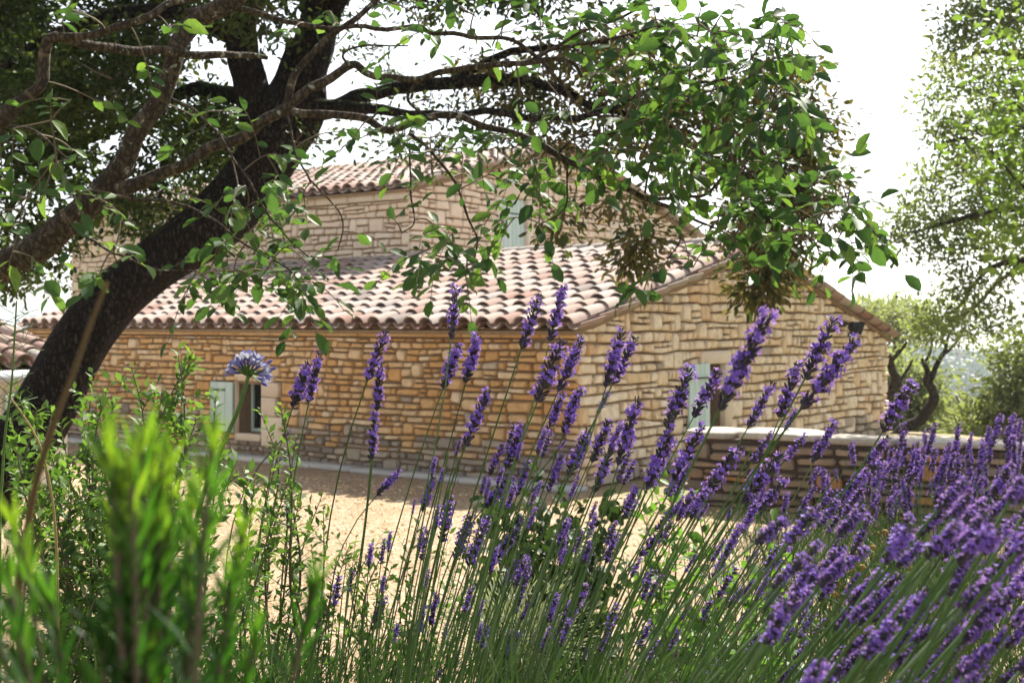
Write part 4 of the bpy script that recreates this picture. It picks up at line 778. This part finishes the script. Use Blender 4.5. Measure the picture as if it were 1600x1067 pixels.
# ------------------------------------------------------------------ lavender
def spike_geo(rr, bloom):
    """a flower spike of length 1 along +z: whorls of dark calyces, violet corollas on some of them"""
    a, b = Geo(), Geo(); nw = rr.randint(7, 9); tube(a, [(0, 0, -.02), (0, 0, .5), (0, 0, .95)], [.018, .02, .012], 5, .9)
    zs = [0.0] + [.10 + .86 * (k / (nw - 1)) ** .95 for k in range(nw)] if rr.random() < .6 else [.02 + .94 * (k / nw) for k in range(nw + 1)]
    for w_, z in enumerate(zs):
        taper = .60 + .40 * math.sin(math.pi * min(1, (z + .18) / 1.05)); n = 11 if z < .8 else 8; ph = rr.random() * 6
        op = bloom(z)
        for k in range(n):
            an = ph + k / n * 6.283 + rr.uniform(-.2, .2); o = np.array([math.cos(an), math.sin(an), 0]); t = np.array([-o[1], o[0], 0]); L = rr.uniform(.075, .125) * (.75 + .35 * taper); tilt = rr.uniform(.35, 1.15)
            d = norm(o * tilt + np.array([0, 0, 1.])); p0 = o * .02 + np.array([0, 0, z + rr.uniform(-.04, .04)]); p1 = p0 + d * L; s_ = norm(np.cross(d, t)); r_ = .0135 * taper + .004
            ring = lambda c, r: [c + t * r, c + s_ * r, c - t * r, c - s_ * r]
            a.add(ring(p0, r_ * .6) + ring(p0 + d * L * .55, r_ * 1.15) + ring(p1, r_ * .75), [[(j, (j + 1) % 4, 4 + (j + 1) % 4, 4 + j) for j in range(4)] + [(4 + j, 4 + (j + 1) % 4, 8 + (j + 1) % 4, 8 + j) for j in range(4)] + [(8, 9, 10, 11)]], rr.uniform(0, 1))
            if rr.random() < op:
                c = p1 + d * .012; fl_ = rr.uniform(.045, .085); nor = norm(d + o * .6)
                m = 5; ds = []
                for q in range(m):
                    aa = q / m * 6.283 + rr.uniform(-.3, .3); ds.append(norm(t * math.cos(aa) + np.cross(nor, t) * math.sin(aa) + nor * .45))
                leaves(b, np.repeat([c], m, 0), np.array(ds), np.repeat([nor], m, 0) + RNG.normal(0, .2, (m, 3)), fl_, fl_ * .72, np.clip(RNG.normal(.5, .25, m), 0, 1), 'small')
    return a, b
SPK = []; rr = random.Random(5)
for k in range(12):
    c1, w1, c2 = rr.uniform(.15, .4), rr.uniform(.14, .24), rr.uniform(.7, .95)
    ga, gb = spike_geo(rr, (lambda z, c1=c1, w1=w1, c2=c2: .06 + .97 * math.exp(-((z - c1) / w1) ** 2) + .8 * math.exp(-((z - c2) / .14) ** 2)) if k < 10 else (lambda z: .35))
    SPK.append((ga.mesh('flower_spike', M['calyx'], False), gb.mesh('petals', M['petal'], False)))
def spike(par, base, axis, L, v, fat=1.0):
    z = norm(axis); x = norm(np.cross([0.2, 1, .1], z)); x = x * math.cos(L * 997) + np.cross(z, x) * math.sin(L * 997); y = np.cross(z, x); f = L * fat
    m = Matrix(((x[0] * f, y[0] * f, z[0] * L, base[0]), (x[1] * f, y[1] * f, z[1] * L, base[1]), (x[2] * f, y[2] * f, z[2] * L, base[2]), (0, 0, 0, 1)))
    o = put('flower_spike', SPK[v][0], par, m); put('petals', SPK[v][1], o, m)
def stem(par, base, axis, root, r0, r1, tint):
    L = np.linalg.norm(base - root); c1 = base - norm(axis) * L * .38; c2 = root + (base - root) * .30 + np.array([0, 0, .10 * L]); t = np.linspace(0, 1, 12)[:, None]
    c = base * (1 - t) ** 3 + 3 * c1 * t * (1 - t) ** 2 + 3 * c2 * t * t * (1 - t) + root * t ** 3; g = Geo(); tube(g, c, np.linspace(r0, r1, 12), 5, tint, cap=False); centred('stem', g, M['lav_stem'], par)
def Z(lst, ox, oy, s): return [(ox + a / s, oy + b / s, ox + c / s, oy + d / s) for a, b, c, d in lst]
SP = Z([(595, 90, 575, 305), (290, 275, 210, 485), (265, 420, 250, 615), (240, 640, 225, 830), (605, 340, 540, 520), (690, 300, 640, 495), (735, 540, 640, 770), (960, 120, 885, 345), (1065, 85, 1010, 310), (1060, 320, 955, 578), (1145, 315, 1045, 535), (1325, 275, 1255, 515), (1380, 305, 1285, 500),
     (1060, 555, 1000, 710), (1135, 535, 1070, 718), (1262, 545, 1218, 635), (885, 690, 820, 870), (800, 775, 745, 900), (912, 850, 865, 990), (835, 920, 720, 1045), (345, 890, 250, 990), (495, 915, 450, 1060), (1175, 715, 1090, 905), (1265, 670, 1195, 842), (1392, 580, 1310, 850), (1290, 760, 1205, 975), (1062, 820, 1000, 975), (1535, 700, 1440, 950), (1380, 960, 1325, 1065), (1080, 750, 1045, 790)], 500, 420, 2.807)
SP += Z([(1402, 372, 1355, 580), (1352, 415, 1285, 605), (1275, 712, 1240, 745), (1265, 1000, 1262, 1110)], 0, 420, 2.807)
SP += Z([(500, 300, 318, 655), (770, 310, 655, 535), (852, 392, 640, 655), (625, 482, 555, 685), (527, 555, 430, 728), (196, 512, 108, 730), (307, 512, 215, 685), (1078, 562, 965, 745), (768, 715, 690, 865), (655, 765, 575, 860), (122, 785, 40, 950), (245, 730, 140, 935), (398, 808, 262, 985), (560, 840, 405, 1030), (960, 870, 830, 960), (880, 930, 760, 1050), (1130, 850, 1065, 955), (570, 940, 480, 1060), (180, 880, 110, 1000), (985, 770, 900, 870), (60, 900, 20, 990), (320, 900, 260, 1010), (250, 1000, 190, 1067), (620, 660, 575, 740)], 1000, 380, 2.54)
SP += Z([(895, 425, 825, 565), (830, 560, 785, 620), (782, 628, 700, 745), (575, 530, 480, 645), (340, 560, 285, 655), (550, 650, 490, 785), (280, 735, 245, 825), (1015, 688, 905, 825), (600, 850, 555, 915), (325, 978, 240, 1065), (665, 905, 600, 972), (612, 980, 530, 1075), (445, 660, 400, 720), (190, 770, 150, 830), (430, 780, 380, 850), (150, 370, 60, 470), (120, 450, 0, 570), (45, 640, 10, 680), (400, 700, 340, 770), (250, 330, 170, 420)], 1000, 640, 2.498)
SP += Z([(1185, 690, 1085, 862), (930, 872, 885, 975), (395, 738, 362, 855), (655, 350, 625, 515), (805, 420, 730, 605), (915, 478, 815, 605), (918, 590, 868, 685), (935, 430, 910, 490), (735, 420, 680, 580), (1315, 488, 1265, 565), (1385, 305, 1335, 425), (970, 755, 935, 820), (1080, 860, 1050, 905), (690, 955, 670, 995), (740, 940, 710, 980), (625, 1010, 600, 1060), (530, 1005, 495, 1060), (1200, 920, 1180, 975), (1000, 890, 985, 915), (1430, 635, 1405, 675)], 440, 640, 2.498)
BR = Z([(1275, 275, 1165, 390), (1205, 365, 1095, 490), (1445, 225, 1375, 340), (1455, 325, 1360, 430), (1105, 520, 1005, 615), (1240, 445, 1150, 570), (1345, 365, 1265, 440), (1310, 535, 1220, 650), (1215, 610, 1140, 770), (1445, 585, 1310, 700), (1380, 660, 1255, 775), (1500, 560, 1440, 640), (1485, 685, 1330, 855), (1185, 835, 1070, 905), (1125, 705, 1035, 805), (905, 865, 795, 955), (1050, 945, 925, 1025), (950, 1030, 840, 1075), (1160, 1000, 1075, 1070), (1490, 1005, 1395, 1075), (1360, 995, 1290, 1075), (1260, 860, 1190, 930), (1560, 470, 1470, 560), (1500, 260, 1440, 360), (1560, 640, 1490, 740), (1530, 820, 1430, 930), (1330, 800, 1250, 880), (1090, 850, 1010, 930), (1470, 420, 1400, 520), (1560, 330, 1490, 420), (980, 880, 900, 960), (860, 940, 780, 1040), (1240, 960, 1150, 1040), (1570, 930, 1480, 1020), (1180, 520, 1120, 600), (1400, 480, 1340, 560), (1290, 330, 1220, 420), (1540, 740, 1450, 850)], 1000, 640, 2.498)
for k in range(64):
    x, y = U(1230, 1640), U(790, 1090); BR.append((x, y, x - U(32, 52), y + U(36, 56)))
slope = lambda x: .17 + max(0, x - 560) * .00108
def root_of(bx, by, d, k=1.0):
    yb = HY + (CAMZ - 1.06) / d * F; sl_ = slope(bx) * k; x1 = bx - (1067 - by) * sl_; return P(x1 - max(0, yb - 1067) * sl_ * .18 + U(-25, 25), yb, d + U(-.04, .04))
PL = [thing('lavender_plant', 'tall lavender with sparse upright flower stems in front of the wing windows', 'lavender', P(470, 1500, 2.0) * np.array([1, 1, 0]) + up * 1.05),
      thing('lavender_plant', 'tall leaning lavender with dense violet spikes before the corner of the wing', 'lavender', P(650, 1500, 1.7) * np.array([1, 1, 0]) + up * 1.05),
      thing('lavender_plant', 'big blurred lavender leaning far over with the largest violet spikes', 'lavender', P(900, 1500, 1.0) * np.array([1, 1, 0]) + up * 1.05)]
for lst, who in ((SP, 0), (BR, 2)):
    for (tx, ty, bx, by) in lst:
        ln = math.hypot(tx - bx, ty - by); d = min(2.35, max(1.05, 165 / max(ln, 60))) + U(-.08, .08)
        if ln < 45: d = U(2.1, 2.6)
        if who == 2: d = U(.74, 1.05) * (1 if ty > 800 else 1.08)
        b, t = P(bx, by, d), P(tx, ty, d + U(-.02, .02)); rt = root_of(bx, by, d); w_ = who or (0 if scr(rt)[0] < 470 and bx < 760 else 1)
        ax = t - b; spike(PL[w_], b, ax, np.linalg.norm(ax), random.randint(0, 9), (1.22 if who == 2 else .98 if ln > 100 else 1.08) * U(.85, 1.15)); stem(PL[w_], b, ax, rt, .00105 + .0002 * R(), .0019, R())
for k in range(190):                                                        # many more stems, tipped with small unopened spikes
    d = U(1.3, 2.3); bx, by = U(520, 1330), U(700, 1040); 
    if bx > 560 + (by - 560) * 2.2 and R() < .6: continue
    if bx < 640 and by < 860: continue
    m_ = slope(bx) * U(.7, 1.1); ln = U(22, 46); b = P(bx, by, d); t = P(bx + ln * m_ * .8, by - ln, d); rt = root_of(bx, by, d); w_ = 0 if scr(rt)[0] < 440 else 1
    if R() < .62: spike(PL[w_], b, t - b, np.linalg.norm(t - b), random.choice((10, 11, 11, 0, 2)), 1.1)
    stem(PL[w_], b, t - b, rt, .0009, .0018, R())
for w_, (cx_, d, n, wd) in enumerate(((470, 2.0, 2600, 330), (700, 1.75, 4600, 560), (1150, 1.3, 1500, 700))):    # narrow leaves about the foot
    g = Geo(); px = RNG.normal(cx_, wd * .42, n); py = 1010 + RNG.uniform(0, 1, n) ** .6 * 330 + np.abs(px - cx_) * .04; dd = d + RNG.normal(0, .22, n); dd = np.clip(dd, .7, 3)
    pos = np.stack([(px - CX) / F * dd, dd, CAMZ - (py - HY) / F * dd], 1); di = norm(np.stack([RNG.normal(.35, .35, n), RNG.normal(0, .3, n), np.full(n, 1.)], 1)); leaves(g, pos, di, rand_dir(n), RNG.uniform(.03, .085, n), RNG.uniform(.0016, .003, n), RNG.uniform(0, 1, n), 'needle')
    put('foliage', g.mesh('foliage', M['lav_leaf'], True), PL[w_], None, 'stuff')
bl = []                                                                     # a row of lavender on the bank before the garden wall
for k in range(9):
    cx_ = 1205 + k * 51; d = U(4.6, 5.4); b0 = P(cx_, 900, d); b0[2] = float(ground(b0[0], b0[1]))
    pl = thing('lavender_plant', 'upright lavender clump in the row along the garden wall', 'lavender', b0, 'lavender row before the garden wall')
    for q in range(int(7 + k * 2.4)):
        px = cx_ + random.gauss(0, 36); py = U(715, 830) - (px - 1300) * .09 if px > 1230 else U(750, 840); dd = d + U(-.5, .4); ln = U(20, 50); b = P(px, py, dd); t = P(px + U(-6, 20), py - ln, dd); spike(pl, b, t - b, np.linalg.norm(t - b), random.randint(0, 11), .85 + R() * .25)
        rt = b0 + np.array([U(-.2, .2), U(-.2, .2), 0]); stem(pl, b, t - b, rt, .0011, .002, U(.3, 1))
    n = 900; g = Geo(); pos = b0 + np.stack([RNG.normal(0, .16, n), RNG.normal(0, .16, n), RNG.uniform(0, .62, n)], 1); leaves(g, pos, norm(np.stack([RNG.normal(0, .4, n), RNG.normal(0, .4, n), np.ones(n)], 1)), rand_dir(n), RNG.uniform(.05, .13, n), .005, RNG.uniform(0, .8, n), 'needle'); put('foliage', g.mesh('foliage', M['lav_leaf'], True), pl, None, 'stuff')

# ------------------------------------------------------------------ soft green bush in the near left corner
bush = thing('needle_bush', 'bright green bush of narrow leaves, out of focus in the near corner', 'bush', P(200, 1500, .62) * np.array([1, 1, 0]) + up * 1.05)
SH = [(172, 668, 0.378), (238, 662, 0.396), (205, 700, 0.378), (332, 668, 0.378), (268, 690, 0.404), (188, 730, 0.387), (250, 720, 0.396), (222, 670, 0.387), (300, 740, 0.473), (495, 870, 0.516), (380, 800, 0.473), (360, 870, 0.447), (80, 900, 0.413), (25, 790, 0.430), (10, 860, 0.396), (200, 900, 0.396), (300, 900, 0.430), (250, 820, 0.430), (400, 960, 0.430), (160, 980, 0.378), (30, 960, 0.378), (230, 1000, 0.387), (190, 800, 0.447), (-20, 900, 0.430)]
NL = []
for (px, py, d) in SH:
    py += 36; tip = P(px, py, d); rt = P(px * .55 + 90 + U(-40, 40), HY + (CAMZ - 1.06) / (d + .1) * F, d + .1); L = np.linalg.norm(tip - rt); t = np.linspace(0, 1, 14)[:, None]; c1 = tip - np.array([(px - 240) / 260 * .05, 0, .16]); c = tip * (1 - t) ** 2 + 2 * c1 * t * (1 - t) + rt * t * t
    g = Geo(); tube(g, c, np.linspace(.0009, .0024, 14), 5, .1, cap=False); centred('shoot', g, M['twig'], bush)
    for q in range(96):
        f = (q / 96) ** 1.25 * .46; k = f * 13; i_ = int(k); pos = c[i_] * (1 - (k - i_)) + c[i_ + 1] * (k - i_); tg = norm(c[i_] - c[i_ + 1]); an = q * 2.4 + R(); o = norm(np.cross(tg, [math.cos(an), math.sin(an), .2])); sp = .30 + min(1, f * 5) * .55
        NL.append((pos, norm(tg + o * sp + RNG.normal(0, .08, 3)), norm(tg * .4 + np.array([0, -.4, .6]) + RNG.normal(0, .3, 3)), U(.014, .025) * (.75 + min(.25, f * 2)), float(np.clip((1.0 if py < 890 else .62) - f * 6.5 + random.gauss(0, .14), 0, 1))))  # tint falls off down each shoot: self-shading painted into the leaf colour
NM = []
for k in range(8):
    g = Geo(); leaves(g, [(0, 0, 0)], [(1, 0, 0)], [(0, 0, 1.)], 1, .105, (k + .5) / 8, 'needle'); NM.append(g.mesh('leaf', M['needle'], True))
NL.sort(key=lambda t: -(t[3] / t[0][1]) * (1 if vis(t[0]) else .01))
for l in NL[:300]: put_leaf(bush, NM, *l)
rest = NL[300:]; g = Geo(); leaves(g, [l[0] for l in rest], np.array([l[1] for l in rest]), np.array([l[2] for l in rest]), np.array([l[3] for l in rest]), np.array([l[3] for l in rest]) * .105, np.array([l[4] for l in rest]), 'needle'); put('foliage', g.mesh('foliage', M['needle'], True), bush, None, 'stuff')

# ------------------------------------------------------------------ small-leaved shrubs
def twiggy(name, label, stems, leafm, d0, lsize, dens, root, side=.10, tone=(0, 1), shape='small', aspect=.45, barkm='twig', r=.0022, sidek=7):
    """stems: (tip px, tip py, start py). Wiry stems with short side shoots of small leaves"""
    t_ = thing(name, label, 'shrub', root); g = Geo(); Pp, Dd, Tt = [], [], []
    for (px, py, d, ln) in stems:
        tip = P(px, py, d); b = tip + np.array([(root[0] - tip[0]) * .45 + U(-.05, .05), U(-.05, .05), -ln]); rt = root + np.array([U(-.12, .12), U(-.1, .1), 0])
        c = catmull([tip, tip * .6 + b * .4 + RNG.normal(0, .015, 3), b, (b + rt) / 2 + RNG.normal(0, .03, 3), rt], 7); sg = Geo(); tube(sg, c, np.linspace(r * .3, r * 1.8, len(c)), 5, .5, cap=False); centred('stem', sg, M[barkm], t_)
        lens = np.concatenate([[0], np.cumsum(np.linalg.norm(np.diff(c, axis=0), axis=1))]); top_ = min(lens[-1], ln * 1.6)
        at = lambda s: np.array([np.interp(s, lens, c[:, k]) for k in range(3)])
        def dress(fn, L):
            for s in np.arange(0, L, 1 / dens):
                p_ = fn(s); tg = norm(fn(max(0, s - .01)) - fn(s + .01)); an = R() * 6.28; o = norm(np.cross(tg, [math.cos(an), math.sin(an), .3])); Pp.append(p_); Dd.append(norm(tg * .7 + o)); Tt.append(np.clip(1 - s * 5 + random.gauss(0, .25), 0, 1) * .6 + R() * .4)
        dress(at, top_)
        for q in range(int(sidek * ln / .25)):
            s = U(.03, top_); p0 = at(s); an = R() * 6.28; dr = norm(np.array([math.cos(an), math.sin(an) * .7, U(.2, 1.0)])); L = U(.4, 1.0) * side * (.35 + s / top_); e = p0 + dr * L
            tube(g, [p0, p0 + dr * L * .5 + np.array([0, 0, .004]), e], [r * .4, r * .3, r * .2], 4, .6, cap=False); dress(lambda s2, e=e, p0=p0, L=L: e + (p0 - e) * (s2 / L), L)
    if g.n: put('side_shoots', g.mesh('side_shoots', M[barkm], False), t_, None, 'stuff')
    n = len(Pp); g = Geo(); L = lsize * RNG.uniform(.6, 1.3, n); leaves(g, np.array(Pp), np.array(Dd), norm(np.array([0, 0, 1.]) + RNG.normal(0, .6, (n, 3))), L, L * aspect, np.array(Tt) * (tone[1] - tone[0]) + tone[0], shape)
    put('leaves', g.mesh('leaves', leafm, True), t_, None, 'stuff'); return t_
gp = lambda px, d: (lambda p_: np.array([p_[0], p_[1], float(ground(p_[0], p_[1]))]))(P(px, 900, d))
st = [(85 + U(-10, 10), 640, 1.9, .3)] + [(x + U(-8, 8), y + U(-10, 10), U(1.8, 2.2), U(.22, .38)) for x, y in ((140, 575), (165, 590), (200, 570), (190, 620), (130, 640), (275, 550), (300, 560), (305, 440 + 120), (260, 620), (225, 660), (330, 620), (100, 660), (60, 640), (30, 600), (20, 650), (70, 700), (110, 720), (160, 690), (240, 700), (300, 660), (340, 690), (370, 720), (400, 760), (10, 700), (40, 760), (130, 780), (200, 760), (350, 790), (420, 820))]
twiggy('wiry_shrub', 'wiry dark green shrub with tiny leaves before the oak trunk', st, M['shrub_leaf'], 2, .019, 190, gp(170, 2.1), .10, sidek=15)
st = [(x + U(-8, 8), y + U(-10, 10), U(2.0, 2.5), U(.22, .36)) for x, y in ((430, 700), (470, 690), (405, 600 + 40), (440, 640), (480, 770), (460, 740), (500, 780), (420, 760), (380, 780), (450, 830), (510, 800), (400, 850), (350, 850), (480, 860), (540, 850), (520, 880), (570, 870), (600, 850), (610, 880), (640, 900), (560, 930), (500, 930))]
twiggy('wiry_shrub', 'sparse wiry shrub beside the agapanthus stalk with tiny green leaves', st, M['shrub_leaf'], 2.2, .017, 150, gp(440, 2.3), .10, sidek=8)
st = [(x + U(-15, 15), y + U(-15, 15), U(3.6, 4.4), U(.3, .5)) for x, y in ((790, 770), (830, 750), (760, 800), (870, 760), (900, 780), (930, 770), (960, 790), (820, 800), (860, 810), (910, 830), (760, 850), (800, 860), (950, 840), (880, 850), (830, 880), (920, 880), (730, 830), (980, 830), (790, 800), (850, 790), (880, 800))]
twiggy('dark_shrub', 'dark round-leaved shrub behind the lavender stems on the gravel edge', st, M['dark_leaf'], 4, .042, 60, gp(860, 4.2), .20, (0, 1), 'ovate', .62, sidek=9)
st = [(x + U(-15, 15), y + U(-15, 15), U(2.9, 3.7), U(.3, .5)) for x, y in ((1010, 770), (1040, 740), (1080, 780), (1000, 800), (1060, 830), (1100, 850), (1130, 830), (1160, 860), (1200, 830), (1220, 800), (1100, 900), (1150, 910), (1190, 900), (1230, 880), (1060, 900), (1120, 950), (1180, 960), (1240, 950), (1080, 980), (1000, 900), (970, 870), (1210, 1000), (1140, 1010), (1270, 920), (1030, 960))]
twiggy('leafy_shrub', 'light green glossy-leaved shrub among the lavender before the garden wall', st, M['rose_leaf'], 3.2, .036, 42, gp(1120, 3.4), .17, (0, 1), 'ovate', .6, sidek=7, r=.003)
st = [(x + U(-10, 10), y + U(-10, 10), U(2.4, 3.0), U(.2, .3)) for x, y in ((520, 830), (560, 850), (600, 800 + 40), (640, 850), (680, 860), (700, 830), (660, 820), (590, 900), (640, 920), (700, 900), (540, 900), (740, 890), (720, 860))]
twiggy('weed_plant', 'thin green weed with small paired leaves on the sunlit gravel edge', st, M['rose_leaf'], 2.6, .020, 70, gp(620, 2.8), .09, (.2, 1), 'small', .5, sidek=6, r=.0014)
sv = thing('cotton_lavender', 'silvery grey cotton lavender cushion below the dark shrub', 'plant', gp(800, 2.9)); g = Geo(); n = 2600; c0 = P(800, 985, 2.9); pos = c0 + rand_dir(n) * (RNG.uniform(.5, 1, n) ** .5)[:, None] * np.array([.15, .12, .10]) * (1 + .5 * np.sin(RNG.uniform(0, 6.28, (n, 1)))); leaves(g, pos, norm(pos - c0 + np.array([0, 0, .06]) + RNG.normal(0, .03, (n, 3))), rand_dir(n), RNG.uniform(.012, .03, n), .0035, RNG.uniform(0, 1, n), 'needle'); put('foliage', g.mesh('foliage', M['silver'], True), sv, None, 'stuff')
g = Geo(); b0 = gp(800, 2.9)
for k in range(14): e = c0 + RNG.normal(0, .05, 3); tube(g, [b0 + RNG.normal(0, .02, 3) * [1, 1, 0], (b0 + e) / 2 + RNG.normal(0, .02, 3), e], [.004, .003, .002], 4, .5, cap=False)
put('stems', g.mesh('stems', M['twig'], False), sv, None, 'stuff')
for k, (x0, y0, d, lb) in enumerate(((1365, 880, 3.6, 'clump of dry yellow button heads before the lavender row'), (1480, 960, 2.6, 'dry button flowers showing between the big blurred lavender spikes'))):
    rt = gp(x0, d); hp = thing('button_flower', lb, 'flower', rt); g2 = Geo()
    for q in range(34):
        e = P(x0 + random.gauss(0, 42), y0 + U(-50, 55), d + U(-.15, .15)); c = catmull([rt + np.array([U(-.05, .05), U(-.05, .05), 0]), rt * .4 + e * .6 + RNG.normal(0, .03, 3), e], 4); tube(g2, c, .0012, 4, .6, cap=False)
        g = Geo(); r_ = U(.007, .011); tube(g, [e - up * r_ * .6, e - up * r_ * .2, e + up * r_ * .4, e + up * r_ * .65], [r_ * .4, r_, r_ * .85, r_ * .3], 7, R()); centred('flower_head', g, M['head'], hp)
    put('stems', g2.mesh('stems', M['straw'], False), hp, None, 'stuff'); n = 1500; g = Geo(); pos = P(x0, y0 + 60, d) + RNG.normal(0, 1, (n, 3)) * np.array([.1, .1, .09]); leaves(g, pos, norm(RNG.normal(0, .5, (n, 3)) + np.array([0, 0, 1.])), rand_dir(n), RNG.uniform(.03, .07, n), .003, RNG.uniform(0, 1, n), 'needle'); put('foliage', g.mesh('foliage', M['lav_leaf'], True), hp, None, 'stuff')

# ------------------------------------------------------------------ agapanthus and stray stalks
AD = 1.95; hub = P(388, 588, AD); rt = gp(240, 2.0); ag = thing('agapanthus', 'pale blue agapanthus head on a thick green stalk before the small window', 'flower', rt)
g = Geo(); c = catmull([hub, P(372, 640, AD), P(340, 715, AD), P(310, 800, AD), P(285, 950, AD + .02), rt], 7); tube(g, c, np.linspace(.0028, .0045, len(c)), 8, .4, cap=False); put('stalk', g.mesh('stalk', M['green_stalk'], True), ag)
ends = [(398, 566, 'f'), (412, 580, 'f'), (392, 562, 'f'), (404, 572, 'f'), (358, 572, 'b'), (352, 580, 'b'), (362, 560, 'b'), (368, 556, 'b'), (374, 562, 'b'), (432, 558, 'b'), (440, 572, 'b'), (418, 603, 'b'), (346, 576, 'b'), (385, 550, 'b'), (414, 586, 'f'), (380, 560, 'f'), (371, 570, 'f'), (388, 556, 'f'), (402, 560, 'f'), (364, 581, 'f'), (408, 592, 'f'), (376, 566, 'b'), (410, 566, 'b')]
g = Geo()
for k in range(26): e = hub + norm(np.array([random.gauss(0, .8), random.gauss(0, .8), U(.2, 1.2)])) * U(.012, .022); tube(g, [hub, (hub + e) / 2 + up * .002, e], [.0012, .001, .0009], 4, .8, cap=False)
for (x, y, kd) in ends:
    e = hub + (P(x, y, AD + U(-.015, .015)) - hub) * .64; tube(g, [hub, hub * .5 + e * .5 + up * .003, e], [.0012, .001, .0009], 4, .6, cap=False); dr = norm(e - hub)
    f = Geo()
    if kd == 'f':
        x_ = norm(np.cross(dr, [.3, .2, .9])); y_ = np.cross(dr, x_); tube(f, [e, e + dr * .010], [.0016, .003], 7, .2, cap=False)
        for q in range(6):
            a = q / 6 * 6.283; o = x_ * math.cos(a) + y_ * math.sin(a); leaves(f, [e + dr * .006 + o * .0022], [norm(dr * .9 + o * .55)], [norm(dr * .6 - o)], .0165, .0075, U(.4, 1), 'ovate')
        centred('flower', f, M['aga_petal'], ag)
    else:
        tube(f, [e, e + dr * .004, e + dr * .008, e + dr * .0115], [.0012, .0024, .0022, .0006], 6, U(0, .3)); centred('flower_bud', f, M['aga_petal'], ag)
put('pedicels', g.mesh('pedicels', M['green_stalk'], True), ag, None, 'stuff')
def stalk(name, label, cat, pts, m, r, extra=None):
    c = catmull([P(*p_) for p_ in pts], 7); b = c[-1].copy(); b[2] = float(ground(b[0], b[1])); t_ = thing(name, label, cat, b); c = np.vstack([c, (c[-1] + b) / 2, b]); g = Geo(); tube(g, c, np.linspace(r * .55, r, len(c)), 6, .5, cap=False); put('stalk', g.mesh('stalk', M[m], True), t_)
    if extra: extra(t_)
    return t_
stalk('dry_stalk', 'tan dry stalk bent in front of the foot of the oak trunk', 'stalk', [(-10, 590, 1.7), (30, 640, 1.7), (62, 695, 1.7), (80, 770, 1.7), (88, 850, 1.7), (90, 950, 1.7)], 'straw', .0022)
stalk('dry_stalk', 'blurred brown dry stalk crossing the oak trunk', 'stalk', [(168, 440, .55), (140, 510, .55), (112, 590, .55), (85, 660, .55), (55, 760, .56), (30, 900, .58)], 'brown_stalk', .0018)
def seed(t_):
    g = Geo()
    for k in range(26):
        y = 490 + k * 7; x = 22 + (y - 480) * -.05; sg = 1 if k % 2 else -1; a = P(x, y, 1.6); ln = U(18, 42); e = P(x + sg * ln, y - U(8, 26), 1.6 + U(-.02, .02)); tube(g, [a, (a + e) / 2 + RNG.normal(0, .002, 3), e], .0005, 3, .7, cap=False)
        for q in range(3): m_ = a + (e - a) * U(.4, 1); e2 = m_ + RNG.normal(0, .008, 3) + up * .006; tube(g, [m_, e2], .0004, 3, .8, cap=False)
    put('side_shoots', g.mesh('side_shoots', M['green_stalk'], False), t_, None, 'stuff')
stalk('seed_stalk', 'thin pale green branching seed stalk before the outbuilding roof', 'stalk', [(26, 470, 1.6), (22, 540, 1.6), (18, 600, 1.6), (8, 680, 1.6), (0, 800, 1.6)], 'green_stalk', .0019, seed)

# ------------------------------------------------------------------ the air of the valley
g = Geo(); frame_box(g, np.zeros(3), np.array([1., 0, 0]), np.array([0, 1., 0]), -2650, 2650, -70, 1560, -75, 16)
def air():
    m, n = mat('valley_air'); v = nd(n, 'ShaderNodeVolumePrincipled'); v.inputs['Color'].default_value = (.80, .88, 1, 1); v.inputs['Density'].default_value = .0003; v.inputs['Anisotropy'].default_value = .2
    n.links.new(v.outputs[0], nd(n, 'ShaderNodeOutputMaterial').inputs['Volume']); return m
tag(put('haze', g.mesh('haze', air(), False), None, None, 'stuff'), 'pale blue summer haze hanging over the valley', 'haze')
